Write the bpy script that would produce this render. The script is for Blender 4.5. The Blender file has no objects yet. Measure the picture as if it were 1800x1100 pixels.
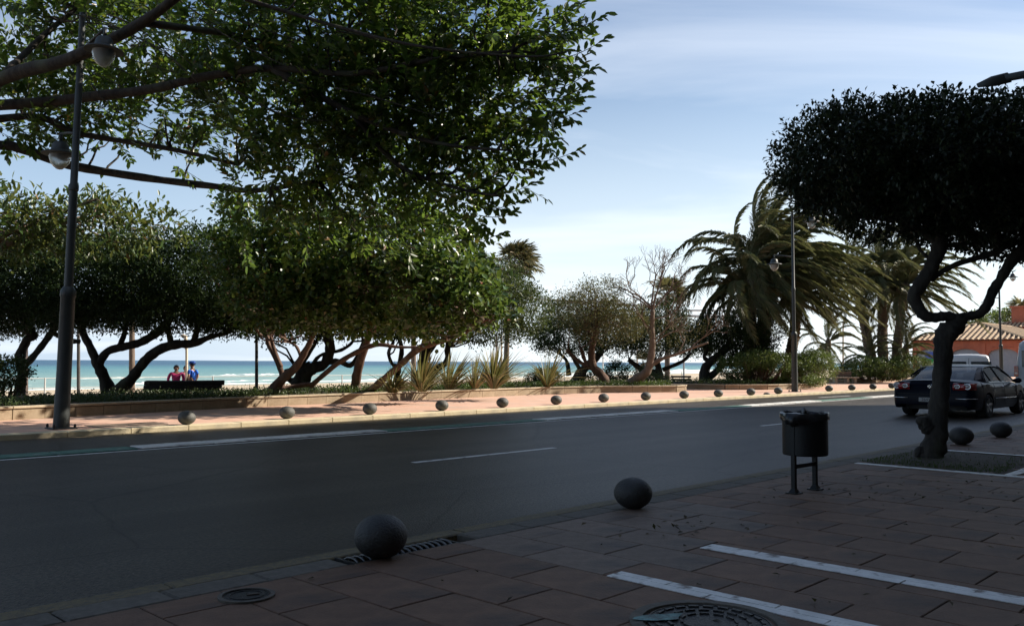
import bpy, math, random
import numpy as np
from mathutils import Vector, Matrix

rnd = random.Random(7)
rng = np.random.default_rng(11)
C = bpy.context.scene.collection
SC = bpy.context.scene
R = math.radians
K = 1.227            # plan scale of the place (everything is a little broader than it is tall)

# ------------------------------------------------------------------ camera
FPX = 1508.0
PITCH, ROLL, CAMZ = math.atan(85.5/FPX), R(0.23), 1.5
cam = bpy.data.cameras.new('camera'); cam.sensor_width = 36; cam.sensor_fit = 'HORIZONTAL'
cam.lens = 36*FPX/1800; cam.clip_start = 0.05; cam.clip_end = 60000
camo = bpy.data.objects.new('camera', cam); C.objects.link(camo)
f_ = Vector((0, math.cos(PITCH), math.sin(PITCH))); r_ = Vector((1, 0, 0)); u_ = r_.cross(f_)
cR = r_*math.cos(ROLL) + u_*math.sin(ROLL); cU = -r_*math.sin(ROLL) + u_*math.cos(ROLL)
m = Matrix((cR, cU, -f_)).transposed().to_4x4(); m.translation = Vector((0, 0, CAMZ))
camo.matrix_world = m
SC.camera = camo
# ------------------------------------------------------------------ world, sun, exposure
SUN_AZ, SUN_EL = 74.0, 32.5
SC.view_settings.view_transform = 'Standard'; SC.view_settings.look = 'None'
SC.view_settings.exposure = 0.8; SC.view_settings.gamma = 1; SC.view_settings.use_curve_mapping = False
w = bpy.data.worlds.new('World'); SC.world = w; w.use_nodes = True
nt = w.node_tree; nt.nodes.clear(); N = nt.nodes.new; L = nt.links.new
out = N('ShaderNodeOutputWorld'); bg = N('ShaderNodeBackground'); sky = N('ShaderNodeTexSky')
sky.sky_type = 'NISHITA'; sky.sun_disc = False; sky.sun_elevation = R(SUN_EL); sky.sun_rotation = R(SUN_AZ)
sky.air_density = 1.0; sky.dust_density = 0.45; sky.ozone_density = 1.9; sky.altitude = 0
bg.inputs['Strength'].default_value = 0.08
tc = N('ShaderNodeTexCoord'); sx = N('ShaderNodeSeparateXYZ'); L(tc.outputs['Generated'], sx.inputs[0])
az = N('ShaderNodeMath'); az.operation = 'ADD'; L(sx.outputs['Z'], az.inputs[0]); az.inputs[1].default_value = 0.12
mz = N('ShaderNodeMath'); mz.operation = 'MAXIMUM'; L(az.outputs[0], mz.inputs[0]); mz.inputs[1].default_value = 0.05
dv = N('ShaderNodeVectorMath'); dv.operation = 'DIVIDE'; L(tc.outputs['Generated'], dv.inputs[0])
cx = N('ShaderNodeCombineXYZ'); L(mz.outputs[0], cx.inputs[0]); L(mz.outputs[0], cx.inputs[1]); cx.inputs[2].default_value = 1
L(cx.outputs[0], dv.inputs[1])
mp = N('ShaderNodeMapping'); mp.inputs['Scale'].default_value = (0.55, 1.25, 0); mp.inputs['Rotation'].default_value = (0, 0, R(-24)); mp.inputs['Location'].default_value = (1.9, 0.6, 0)
L(dv.outputs[0], mp.inputs[0])
n1 = N('ShaderNodeTexNoise'); n1.inputs['Scale'].default_value = 0.9; n1.inputs['Detail'].default_value = 9; n1.inputs['Roughness'].default_value = 0.52; n1.inputs['Distortion'].default_value = 0.5
L(mp.outputs[0], n1.inputs['Vector'])
cr = N('ShaderNodeValToRGB'); cr.color_ramp.elements[0].position = 0.47; cr.color_ramp.elements[0].color = (0, 0, 0, 1)
cr.color_ramp.elements[1].position = 0.72; cr.color_ramp.elements[1].color = (.5, .5, .5, 1)
L(n1.outputs['Fac'], cr.inputs[0])
mx = N('ShaderNodeMixRGB'); mx.inputs[2].default_value = (8.6, 9.0, 9.6, 1)
vl = N('ShaderNodeMapRange'); vl.interpolation_type = 'SMOOTHSTEP'; vl.inputs[1].default_value = -.02; vl.inputs[2].default_value = .40; vl.inputs[3].default_value = .85; vl.inputs[4].default_value = .0; L(sx.outputs['Z'], vl.inputs[0])
ve = N('ShaderNodeMixRGB'); gx = N('ShaderNodeMapRange'); gx.interpolation_type = 'SMOOTHSTEP'; gx.inputs[1].default_value = -.5; gx.inputs[2].default_value = .12; L(sx.outputs['X'], gx.inputs[0])
gm = N('ShaderNodeMixRGB'); gm.inputs[1].default_value = (4.7, 5.9, 7.4, 1); gm.inputs[2].default_value = (7.6, 8.4, 8.9, 1); L(gx.outputs[0], gm.inputs[0]); L(gm.outputs[0], ve.inputs[2]); L(vl.outputs[0], ve.inputs[0]); L(sky.outputs[0], ve.inputs[1])
L(cr.outputs[0], mx.inputs[0]); L(ve.outputs[0], mx.inputs[1]); L(mx.outputs[0], bg.inputs[0]); L(bg.outputs[0], out.inputs[0])
sun = bpy.data.lights.new('sun', 'SUN'); sun.energy = 5.0; sun.angle = R(0.55); sun.color = (1, .90, .77)
suno = bpy.data.objects.new('sun', sun); C.objects.link(suno)
sd = Vector((math.sin(R(SUN_AZ))*math.cos(R(SUN_EL)), math.cos(R(SUN_AZ))*math.cos(R(SUN_EL)), math.sin(R(SUN_EL))))
suno.rotation_euler = sd.to_track_quat('Z', 'Y').to_euler()
cy = SC.cycles
try:
    cy.use_denoising = True; cy.max_bounces = 6; cy.diffuse_bounces = 3; cy.glossy_bounces = 3; cy.transmission_bounces = 4
    cy.transparent_max_bounces = 8; cy.caustics_reflective = False; cy.caustics_refractive = False
    cy.use_adaptive_sampling = True; cy.adaptive_threshold = 0.015
except Exception: pass
SC.render.engine = 'CYCLES'

# ------------------------------------------------------------------ place coordinates
UX, UY = 0.6936, 0.7204        # along the road
NX, NY = -0.7204, 0.6936       # across it, towards the sea
def W(u, n, z=0.0): return Vector((K*(u*UX+n*NX), K*(u*UY+n*NY), z))
ROADYAW = math.atan2(UY, UX)
def ray(px, py):
    a = (px-900)/FPX; b = (550-py)/FPX
    return f_ + cR*a + cU*b
def at(px, py, D):
    """surveyed point: bearing and height read off the photograph, D metres out (plan)"""
    d = ray(px, py); return Vector((0, 0, CAMZ)) + d*(K*D/d.y)
def mpp(D): return K*D/FPX      # metres per survey pixel at that distance
def u_of(px, n):
    t = (px-900)/FPX
    return (n*-NX + n*NY*t)/(UX-UY*t)

# ------------------------------------------------------------------ materials
def _mat(name):
    mt = bpy.data.materials.new(name); mt.use_nodes = True
    return mt, mt.node_tree, mt.node_tree.nodes['Principled BSDF']
def mat(name, c1, c2=None, scale=5, rough=.7, bump=0, bscale=None, metal=0, coat=0, spec=.5, det=4, lo=.35, hi=.65, c3=None, s3=.6, f3=(.55, .7), stretch=None, objrand=0, coords='Object', emit=0):
    mt, t, b = _mat(name); N = t.nodes.new; L = t.links.new
    b.inputs['Roughness'].default_value = rough; b.inputs['Metallic'].default_value = metal
    b.inputs['Coat Weight'].default_value = coat; b.inputs['Specular IOR Level'].default_value = spec
    b.inputs['Base Color'].default_value = (*c1, 1)
    tc = N('ShaderNodeTexCoord'); vec = tc.outputs[coords]
    if stretch:
        mp = N('ShaderNodeMapping'); mp.inputs['Scale'].default_value = stretch; L(vec, mp.inputs[0]); vec = mp.outputs[0]
    col = None
    if c2:
        n = N('ShaderNodeTexNoise'); n.inputs['Scale'].default_value = scale; n.inputs['Detail'].default_value = det; n.inputs['Roughness'].default_value = .65
        L(vec, n.inputs['Vector'])
        r = N('ShaderNodeValToRGB'); r.color_ramp.elements[0].position = lo; r.color_ramp.elements[1].position = hi
        r.color_ramp.elements[0].color = (*c1, 1); r.color_ramp.elements[1].color = (*c2, 1)
        L(n.outputs['Fac'], r.inputs[0]); col = r.outputs[0]
    if c3:
        n = N('ShaderNodeTexNoise'); n.inputs['Scale'].default_value = s3; n.inputs['Detail'].default_value = 5
        L(vec, n.inputs['Vector'])
        r = N('ShaderNodeMapRange'); r.inputs[1].default_value = f3[0]; r.inputs[2].default_value = f3[1]
        L(n.outputs['Fac'], r.inputs[0])
        mx = N('ShaderNodeMixRGB'); mx.inputs[2].default_value = (*c3, 1); L(r.outputs[0], mx.inputs[0]); L(col, mx.inputs[1]); col = mx.outputs[0]
    if objrand and col:
        oi = N('ShaderNodeObjectInfo'); mr = N('ShaderNodeMapRange'); mr.inputs[3].default_value = 1-objrand; mr.inputs[4].default_value = 1+objrand
        L(oi.outputs['Random'], mr.inputs[0])
        hs = N('ShaderNodeHueSaturation'); L(mr.outputs[0], hs.inputs['Value']); L(col, hs.inputs['Color']); col = hs.outputs[0]
    if col: L(col, b.inputs['Base Color'])
    if bump:
        n = N('ShaderNodeTexNoise'); n.inputs['Scale'].default_value = bscale or scale*3; n.inputs['Detail'].default_value = 6
        L(vec, n.inputs['Vector'])
        bp = N('ShaderNodeBump'); bp.inputs['Strength'].default_value = bump; bp.inputs['Distance'].default_value = .02
        L(n.outputs['Fac'], bp.inputs['Height']); L(bp.outputs[0], b.inputs['Normal'])
    return mt
def leafmat(name, stops, rough=.42, trans=.35, tcol=(.20, .30, .03), spec=.5):
    """leaf: each leaf (mesh island) picks its own tint; light passes through thin blades"""
    mt, t, b = _mat(name); N = t.nodes.new; L = t.links.new
    g = N('ShaderNodeNewGeometry'); oi = N('ShaderNodeObjectInfo'); ad = N('ShaderNodeMath'); ad.operation = 'ADD'
    fr = N('ShaderNodeMath'); fr.operation = 'FRACT'
    L(g.outputs['Random Per Island'], ad.inputs[0]); L(oi.outputs['Random'], ad.inputs[1]); L(ad.outputs[0], fr.inputs[0])
    r = N('ShaderNodeValToRGB'); r.color_ramp.interpolation = 'LINEAR'
    e = r.color_ramp.elements
    e[0].position, e[0].color = stops[0][0], (*stops[0][1], 1); e[1].position, e[1].color = stops[-1][0], (*stops[-1][1], 1)
    for p, c in stops[1:-1]:
        q = e.new(p); q.color = (*c, 1)
    L(fr.outputs[0], r.inputs[0]); L(r.outputs[0], b.inputs['Base Color'])
    b.inputs['Roughness'].default_value = rough; b.inputs['Specular IOR Level'].default_value = spec
    tr = N('ShaderNodeBsdfTranslucent')
    mm = N('ShaderNodeMixRGB'); mm.blend_type = 'MIX'; mm.inputs[0].default_value = .55; mm.inputs[2].default_value = (*tcol, 1); L(r.outputs[0], mm.inputs[1]); L(mm.outputs[0], tr.inputs[0])
    ms = N('ShaderNodeMixShader'); ms.inputs[0].default_value = trans
    L(b.outputs[0], ms.inputs[1]); L(tr.outputs[0], ms.inputs[2]); L(ms.outputs[0], t.nodes['Material Output'].inputs[0])
    return mt

# ------------------------------------------------------------------ mesh builder
class MB:
    def __init__(s): s.rough = 0; s.v = []; s.f = []; s.n = 0; s.mi = []; s.cur = 0
    def add(s, vs, fs):
        o = s.n
        vs = [tuple(v) for v in vs]
        s.v.extend(vs); s.n += len(vs)
        for f in fs: s.f.append(tuple(i+o for i in f)); s.mi.append(s.cur)
        return s
    def box(s, c, d, rz=0, taper=1.0, bev=0):
        x, y, z = d[0]/2, d[1]/2, d[2]/2
        if bev:
            b = bev
            pts = []
            for zz, ins in ((-z, b), (-z+b, 0), (z-b, 0), (z, b)):
                for sx, sy in ((-1, -1), (1, -1), (1, 1), (-1, 1)): pts.append((sx*(x-ins), sy*(y-ins), zz))
            fs = [(3, 2, 1, 0), (12, 13, 14, 15)]
            for l in range(3):
                for i in range(4): fs.append((l*4+i, l*4+(i+1) % 4, l*4+4+(i+1) % 4, l*4+4+i))
        else:
            pts = [(-x, -y, -z), (x, -y, -z), (x, y, -z), (-x, y, -z), (-x*taper, -y*taper, z), (x*taper, -y*taper, z), (x*taper, y*taper, z), (-x*taper, y*taper, z)]
            fs = [(3, 2, 1, 0), (4, 5, 6, 7), (0, 1, 5, 4), (1, 2, 6, 5), (2, 3, 7, 6), (3, 0, 4, 7)]
        ca, sa = math.cos(rz), math.sin(rz)
        s.add([(c[0]+p[0]*ca-p[1]*sa, c[1]+p[0]*sa+p[1]*ca, c[2]+p[2]) for p in pts], fs); return s
    def tube(s, pts, rad, n=8, cap=True, flat=1.0):
        pts = [Vector(p) for p in pts]
        if not hasattr(rad, '__len__'): rad = [rad]*len(pts)
        o = s.n; up = Vector((.13, .21, 1)).normalized(); prev = None
        for i, p in enumerate(pts):
            t = (pts[min(i+1, len(pts)-1)]-pts[max(i-1, 0)])
            if t.length < 1e-7: t = Vector((0, 0, 1))
            t.normalize()
            a = (prev if prev else (up if abs(t.dot(up)) < .9 else Vector((1, .1, .1))))
            a = (a - t*a.dot(t)).normalized(); prev = a; b = t.cross(a)
            for k in range(n):
                th = 2*math.pi*k/n
                s.v.append(tuple(p+(a*math.cos(th)+b*math.sin(th)*flat)*rad[i]*(1+s.rough*(rnd.uniform(-1, 1)+.9*math.sin(th*3+i*.35))))); s.n += 1
        for i in range(len(pts)-1):
            for k in range(n):
                s.f.append((o+i*n+k, o+i*n+(k+1) % n, o+(i+1)*n+(k+1) % n, o+(i+1)*n+k)); s.mi.append(s.cur)
        if cap:
            s.f.append(tuple(o+k for k in range(n))[::-1]); s.mi.append(s.cur)
            e = o+(len(pts)-1)*n; s.f.append(tuple(e+k for k in range(n))); s.mi.append(s.cur)
        return s
    def lathe(s, prof, n=20, c=(0, 0, 0), cap=True, axis='z'):
        o = s.n
        for r, z in prof:
            for k in range(n):
                th = 2*math.pi*k/n; p = (r*math.cos(th), r*math.sin(th), z)
                if axis == 'y': p = (p[0], z, p[1])
                if axis == 'x': p = (z, p[0], p[1])
                s.v.append((c[0]+p[0], c[1]+p[1], c[2]+p[2])); s.n += 1
        for i in range(len(prof)-1):
            for k in range(n):
                s.f.append((o+i*n+k, o+i*n+(k+1) % n, o+(i+1)*n+(k+1) % n, o+(i+1)*n+k)); s.mi.append(s.cur)
        if cap:
            s.f.append(tuple(o+k for k in range(n))[::-1]); s.mi.append(s.cur)
            e = o+(len(prof)-1)*n; s.f.append(tuple(e+k for k in range(n))); s.mi.append(s.cur)
        return s
    def build(s, name, m, parent=None, k=False, smooth=False, loc=None, sharp=None):
        me = bpy.data.meshes.new(name)
        v = s.v
        if k: v = [(a*K, b*K, c) for a, b, c in v]
        me.from_pydata(v, [], s.f)
        ms = m if isinstance(m, (list, tuple)) else [m]
        for q in ms: me.materials.append(q)
        if len(ms) > 1: me.polygons.foreach_set('material_index', s.mi)
        if smooth:
            me.polygons.foreach_set('use_smooth', [True]*len(me.polygons))
            if sharp:
                try: me.set_sharp_from_angle(angle=R(sharp))
                except Exception: pass
        me.update()
        o = bpy.data.objects.new(name, me); C.objects.link(o)
        if parent: o.parent = parent
        if loc is not None: o.location = loc
        return o
def npmesh(name, V, F, m, parent=None, smooth=False):
    """V (N,3), F (M,k) arrays -> mesh object, fast"""
    me = bpy.data.meshes.new(name); V = np.asarray(V, dtype=np.float32); F = np.asarray(F, dtype=np.int32)
    me.vertices.add(len(V)); me.vertices.foreach_set('co', V.ravel())
    k = F.shape[1]
    me.loops.add(F.size); me.loops.foreach_set('vertex_index', F.ravel())
    me.polygons.add(len(F)); me.polygons.foreach_set('loop_start', np.arange(len(F), dtype=np.int32)*k)
    try: me.polygons.foreach_set('loop_total', np.full(len(F), k, dtype=np.int32))
    except Exception: pass
    if smooth: me.polygons.foreach_set('use_smooth', np.ones(len(F), dtype=bool))
    me.update(calc_edges=True); me.validate()
    for q in (m if isinstance(m, (list, tuple)) else [m]): me.materials.append(q)
    o = bpy.data.objects.new(name, me); C.objects.link(o)
    if parent: o.parent = parent
    return o
def tag(o, label=None, cat=None, group=None, kind=None):
    if label: o['label'] = label
    if cat: o['category'] = cat
    if group: o['group'] = group
    if kind: o['kind'] = kind
    return o
def empty(name, loc, rz=0, label=None, cat=None, group=None):
    o = bpy.data.objects.new(name, None); C.objects.link(o); o.location = loc; o.rotation_euler = (0, 0, rz); o.empty_display_size = .2
    return tag(o, label, cat, group)
def copy_tree(o, parent=None):
    c = o.copy(); C.objects.link(c); c.parent = parent
    for ch in list(o.children): copy_tree(ch, c)
    return c
def copy_thing(o, loc, rz, label):
    c = copy_tree(o); c.location = loc; c.rotation_euler = (0, 0, rz); c['label'] = label; return c
def linked(src, name, parent, loc=(0, 0, 0), rot=(0, 0, 0), scale=(1, 1, 1)):
    o = bpy.data.objects.new(name, src.data if hasattr(src, 'data') else src); C.objects.link(o)
    o.parent = parent; o.location = loc; o.rotation_euler = rot; o.scale = scale; return o

# ------------------------------------------------------------------ vegetation helpers
def unit(a): return a/np.maximum(np.linalg.norm(a, axis=1, keepdims=True), 1e-9)
def leaf_arrays(P, D, Nn, Ln, Wn, big=False, fold=.25):
    """folded leaf blades: P base points, D axis, Nn upper side"""
    D = unit(D); S = unit(np.cross(D, Nn)); U = np.cross(S, D)
    Ln = Ln[:, None]; Wn = Wn[:, None]; n = len(P)
    if big:
        a = P+D*Ln*.3+S*Wn*.42+U*Wn*fold*.8; b = P+D*Ln*.68+S*Wn*.46+U*Wn*fold*.7-U*Ln*.03
        c = P+D*Ln*.3-S*Wn*.42+U*Wn*fold*.8; d = P+D*Ln*.68-S*Wn*.46+U*Wn*fold*.7-U*Ln*.03
        t = P+D*Ln-U*Ln*.10
        V = np.stack([P, a, b, t, d, c], 1).reshape(-1, 3)
        o = (np.arange(n)*6)[:, None]
        F = np.concatenate([o+np.array([[0, 1, 2, 3]]), o+np.array([[0, 3, 4, 5]])], 0)
    else:
        a = P+D*Ln*.5+S*Wn*.5+U*Wn*fold; c = P+D*Ln*.5-S*Wn*.5+U*Wn*fold; t = P+D*Ln
        V = np.stack([P, a, t, c], 1).reshape(-1, 3)
        o = (np.arange(n)*4)[:, None]
        F = np.concatenate([o+np.array([[0, 1, 2]]), o+np.array([[0, 2, 3]])], 0)
    return V, F
def rvec(n): return unit(rng.normal(size=(n, 3)))
def lump(P, s, seed=0):
    q = P*s+seed
    return (np.sin(q[:, 0]*1.7+np.sin(q[:, 1]*1.3))*np.sin(q[:, 1]*1.9+np.cos(q[:, 2]*1.1))*np.cos(q[:, 2]*1.5+np.sin(q[:, 0]*.9)))
def blob_points(blobs, n, shell=.45, rough=.16, seed=0):
    """n points and outward directions in a union of ellipsoids [(centre, (rx,ry,rz)), ...]"""
    vol = np.array([b[1][0]*b[1][1]*b[1][2]*(b[2] if len(b) > 2 else 1) for b in blobs])**.8; vol = vol/vol.sum()
    ks = rng.choice(len(blobs), n, p=vol)
    cen = np.array([tuple(b[0]) for b in blobs])[ks]; rad = np.array([b[1] for b in blobs])[ks]
    d = rvec(n); r = rng.random(n)**(1/3)*(1-shell)+shell*(.8+.2*rng.random(n))
    dd = d*(1+rough*lump(d*3, 1.7, seed)+rough*.7*lump(d*7, 1.9, seed+3))[:, None]
    return cen+dd*r[:, None]*rad, unit(d/rad)
def cluster_leaves(P, O, per, spread, L0, W0, up=.5, outw=.6, big=False, fold=.25):
    n = len(P)*per
    PP = np.repeat(P, per, 0)+rng.normal(size=(n, 3))*spread
    D = rvec(n)+np.repeat(O, per, 0)*outw+np.array([[0, 0, up*.4]])
    Nn = rvec(n)*.7+np.array([[0, 0, 1.0]])
    s = rng.uniform(.65, 1.2, n)
    return leaf_arrays(PP, D, Nn, L0*s, W0*s*rng.uniform(.85, 1.15, n), big, fold)
def smooth_path(pts, sub=4):
    """pts of (Vector, r) -> Catmull-Rom"""
    P = [p for p, r in pts]; Q = [r for p, r in pts]; o = []; q = []
    for i in range(len(P)-1):
        p0, p1, p2, p3 = P[max(i-1, 0)], P[i], P[i+1], P[min(i+2, len(P)-1)]
        for k in range(sub):
            t = k/sub
            o.append(.5*((2*p1)+(p2-p0)*t+(2*p0-5*p1+4*p2-p3)*t*t+(3*p1-p0-3*p2+p3)*t**3)); q.append(Q[i]*(1-t)+Q[i+1]*t)
    o.append(P[-1]); q.append(Q[-1]); return o, q
def limb(mb, pts, sub=5, n=12, knob=.10):
    """pts [(px, py, D, width_px)] in survey pixels"""
    pp = [(at(a, b, d), .5*w*mpp(d)) for a, b, d, w in pts]
    o, q = smooth_path(pp, sub)
    q = [r*(1+knob*math.sin(i*1.9+a_)*rnd.uniform(.4, 1)) for i, (r, a_) in enumerate(zip(q, [rnd.random()]*len(q)))]
    mb.rough = .075; mb.tube(o, q, n); mb.rough = 0; return o
def wander(mb, a, b, r0, r1, seg=5, wob=.12, n=5, sag=0):
    a = Vector(a); b = Vector(b); L_ = (b-a).length; pts = []
    off = Vector((0, 0, 0))
    for i in range(seg+1):
        t = i/seg
        if 0 < i < seg: off = off*.6+Vector([rnd.uniform(-1, 1) for _ in range(3)])*L_*wob*.5
        else: off = off*(0 if i == 0 else .5)
        pts.append(a.lerp(b, t)+off+Vector((0, 0, sag*L_*math.sin(math.pi*t))))
    mb.tube(pts, [r0*(1-i/seg)+r1*i/seg for i in range(seg+1)], n, cap=True); return pts
def blobpx(px, py, D, rx, ry, rd, wgt=1):
    """ellipsoid by survey pixels: centre, half width and half height in pixels, half depth in plan metres"""
    return (at(px, py, D), (rx*mpp(D), rd*K, ry*mpp(D)), wgt)
# ------------------------------------------------------------------ ground, road, pavements
M_sand = mat('sand', (.42, .33, .22), (.52, .43, .30), 1.2, .95, .25, 9)
M_asph0 = mat('asphalt', (.031, .026, .020), (.060, .050, .039), 60, .50, .9, 130, det=6, c3=(.024, .022, .020), s3=.35, f3=(.5, .66), spec=.32)
def asphalt():
    mt, t, b = _mat('asphalt'); N = t.nodes.new; L = t.links.new
    tc = N('ShaderNodeTexCoord'); mp = N('ShaderNodeMapping'); mp.inputs['Rotation'].default_value = (0, 0, -ROADYAW); L(tc.outputs['Object'], mp.inputs[0])
    def noise(sc, det=4, vec=None, st=None):
        n = N('ShaderNodeTexNoise'); n.inputs['Scale'].default_value = sc; n.inputs['Detail'].default_value = det; v = vec or mp.outputs[0]
        if st: m2 = N('ShaderNodeMapping'); m2.inputs['Scale'].default_value = st; L(v, m2.inputs[0]); v = m2.outputs[0]
        L(v, n.inputs['Vector']); return n.outputs['Fac']
    def ramp(f, a, b_, c0, c1):
        r = N('ShaderNodeValToRGB'); r.color_ramp.elements[0].position = a; r.color_ramp.elements[1].position = b_; r.color_ramp.elements[0].color = (*c0, 1); r.color_ramp.elements[1].color = (*c1, 1); L(f, r.inputs[0]); return r.outputs[0]
    def mul(a, b_, f=1, bt='MULTIPLY'):
        m = N('ShaderNodeMixRGB'); m.blend_type = bt; m.inputs[0].default_value = f
        L(a, m.inputs[1]); L(b_, m.inputs[2]); return m.outputs[0]
    base = ramp(noise(30, 6), .38, .62, (.010, .0088, .007), (.088, .076, .060))
    spk = N('ShaderNodeTexVoronoi'); spk.inputs['Scale'].default_value = 26; L(mp.outputs[0], spk.inputs['Vector'])
    sp = ramp(spk.outputs['Distance'], .0, .16, (.34, .31, .27), (0, 0, 0))
    gate = ramp(noise(9, 3), .52, .60, (0, 0, 0), (.75, .75, .75))
    sp2 = mul(sp, gate); col = mul(base, sp2, 1, 'ADD')
    big = ramp(noise(.5, 6, None, (.35, 1, 1)), .35, .65, (.70, .70, .70), (1.2, 1.2, 1.2)); col = mul(col, big)
    trk = ramp(noise(.9, 2, None, (.02, 1.6, 1)), .4, .6, (.82, .82, .82), (1.12, 1.12, 1.12)); col = mul(col, trk)
    crk = N('ShaderNodeTexVoronoi'); crk.feature = 'DISTANCE_TO_EDGE'; crk.inputs['Scale'].default_value = .28
    wv = N('ShaderNodeMixRGB'); wv.inputs[0].default_value = .12; L(mp.outputs[0], wv.inputs[1]); wn = N('ShaderNodeTexNoise'); wn.inputs['Scale'].default_value = 1.6; wn.inputs['Detail'].default_value = 6; L(mp.outputs[0], wn.inputs['Vector']); L(wn.outputs['Color'], wv.inputs[2]); L(wv.outputs[0], crk.inputs['Vector'])
    cc = ramp(crk.outputs['Distance'], .0015, .005, (.35, .35, .35), (1, 1, 1)); col = mul(col, cc)
    L(col, b.inputs['Base Color']); b.inputs['Specular IOR Level'].default_value = .28
    rr = N('ShaderNodeMapRange'); rr.inputs[3].default_value = .38; rr.inputs[4].default_value = .62; L(noise(30, 3), rr.inputs[0]); L(rr.outputs[0], b.inputs['Roughness'])
    bp = N('ShaderNodeBump'); bp.inputs['Strength'].default_value = .8; bp.inputs['Distance'].default_value = .012; L(noise(55, 5), bp.inputs['Height']); L(bp.outputs[0], b.inputs['Normal'])
    return mt
M_asph = asphalt()
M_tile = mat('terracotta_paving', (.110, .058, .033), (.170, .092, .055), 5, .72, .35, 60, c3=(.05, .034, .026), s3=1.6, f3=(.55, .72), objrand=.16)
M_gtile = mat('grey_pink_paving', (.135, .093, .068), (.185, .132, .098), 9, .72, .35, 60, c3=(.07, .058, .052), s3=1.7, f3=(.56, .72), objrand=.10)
M_joint = mat('paving_joint', (.045, .030, .022), (.07, .048, .036), 20, .95)
M_kerb = mat('grey_concrete_kerb', (.085, .075, .060), (.13, .115, .094), 14, .85, .3, 50, objrand=.08)
M_kerb2 = mat('cream_concrete_kerb', (.52, .44, .28), (.60, .52, .36), 6, .85, .25, 40, c3=(.34, .30, .22), s3=1.3, objrand=.05)
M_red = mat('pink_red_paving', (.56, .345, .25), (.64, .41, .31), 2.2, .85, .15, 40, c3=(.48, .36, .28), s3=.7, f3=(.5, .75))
M_yel = mat('worn_mustard_paint', (.15, .115, .05), (.075, .064, .045), 26, .75, .3, 90, det=8, lo=.4, hi=.62)
M_wht = mat('worn_white_paint', (.82, .82, .80), (.62, .62, .60), 5, .65, .2, 60, c3=(.16, .13, .11), s3=7, f3=(.56, .68), det=8)
M_wht2 = mat('dull_white_road_paint', (.72, .72, .69), (.50, .50, .48), 9, .7, .2, 60, c3=(.07, .07, .07), s3=5, f3=(.58, .74), det=8)
M_wkerb = mat('white_lane_block', (.66, .66, .63), (.50, .50, .47), 6, .8, .3, 40, c3=(.18, .18, .17), s3=2.0, f3=(.55, .75), objrand=.08)
M_grn = mat('green_lane_block', (.045, .13, .095), (.09, .19, .15), 6, .75, .3, 40, c3=(.25, .28, .25), s3=4, f3=(.6, .75))
M_iron = mat('cast_iron', (.022, .022, .023), (.05, .048, .045), 20, .55, .4, 80, metal=.6)

def quad_un(name, u0, u1, n0, n1, z, m, kind='structure', parent=None, du=None):
    b = MB(); us = [u0, u1] if not du else list(np.arange(u0, u1+.001, du))
    for a, c in zip(us[:-1], us[1:]):
        b.add([W(a, n0, z), W(c, n0, z), W(c, n1, z), W(a, n1, z)], [(0, 1, 2, 3)])
    o = b.build(name, m, parent)
    if kind: o['kind'] = kind
    return o
# one big ground sheet: town level, falling to the beach and under the sea
b = MB(); us = [-900, -200, -60, -20, 0, 20, 40, 70, 110, 180, 300, 600, 2500]
def shore(u): return 112+.20*(max(-100, min(u, 600))-39)
for u0, u1 in zip(us[:-1], us[1:]):
    rows = []
    for uu in (u0, u1):
        s = shore(uu)
        rows.append([(uu, -600, -.04), (uu, -40, -.04), (uu, 14, -.04), (uu, 25.3, -.05), (uu, 26.2, -.34), (uu, 38, -.40), (uu, 42, -.55), (uu, (42+s)/2, -1.5), (uu, s-3, -2.8), (uu, s+6, -3.3), (uu, s+60, -6.5), (uu, 3000, -9)])
    for i in range(len(rows[0])-1):
        q = [rows[0][i], rows[1][i], rows[1][i+1], rows[0][i+1]]
        b.add([W(*p) for p in q], [(0, 1, 2, 3)])
tag(b.build('ground', M_sand, smooth=False), kind='structure')
quad_un('promenade', -200, 300, 26.3, 37.5, -.33, mat('promenade_paving', (.36, .30, .24), (.44, .37, .30), 1.5, .9, .1), du=100)

# road
rb = MB()
for u in range(-60, 240, 20):
    rb.add([W(u, 4.42), W(u+20, 4.42), W(u+20, 14.62), W(u, 14.62)], [(0, 1, 2, 3)])
road = tag(rb.build('road', M_asph), kind='structure')
quad_un('cycle_lane_line', -60, 120, 11.74, 11.84, .004, M_wht2)
quad_un('road_edge_line', -60, 120, 14.36, 14.50, .004, M_yel)
for px0, px1, n in ((733, 980, 8.05), (1341, 1458, 8.05)):
    a, c = u_of(px0, n), u_of(px1, n); quad_un('lane_dash', a, c, n, n+.1, .004, M_wht2)
for k in range(4):
    quad_un('lane_dash', 26.2+k*9, 29.2+k*9, 8.05, 8.15, .004, M_wht2)
quad_un('lane_dash', -7, -3.6, 8.05, 8.15, .004, M_wht2)
quad_un('lane_dash', u_of(1440, 13.2), u_of(1495, 13.2), 13.2, 13.3, .004, M_wht2)
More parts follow.
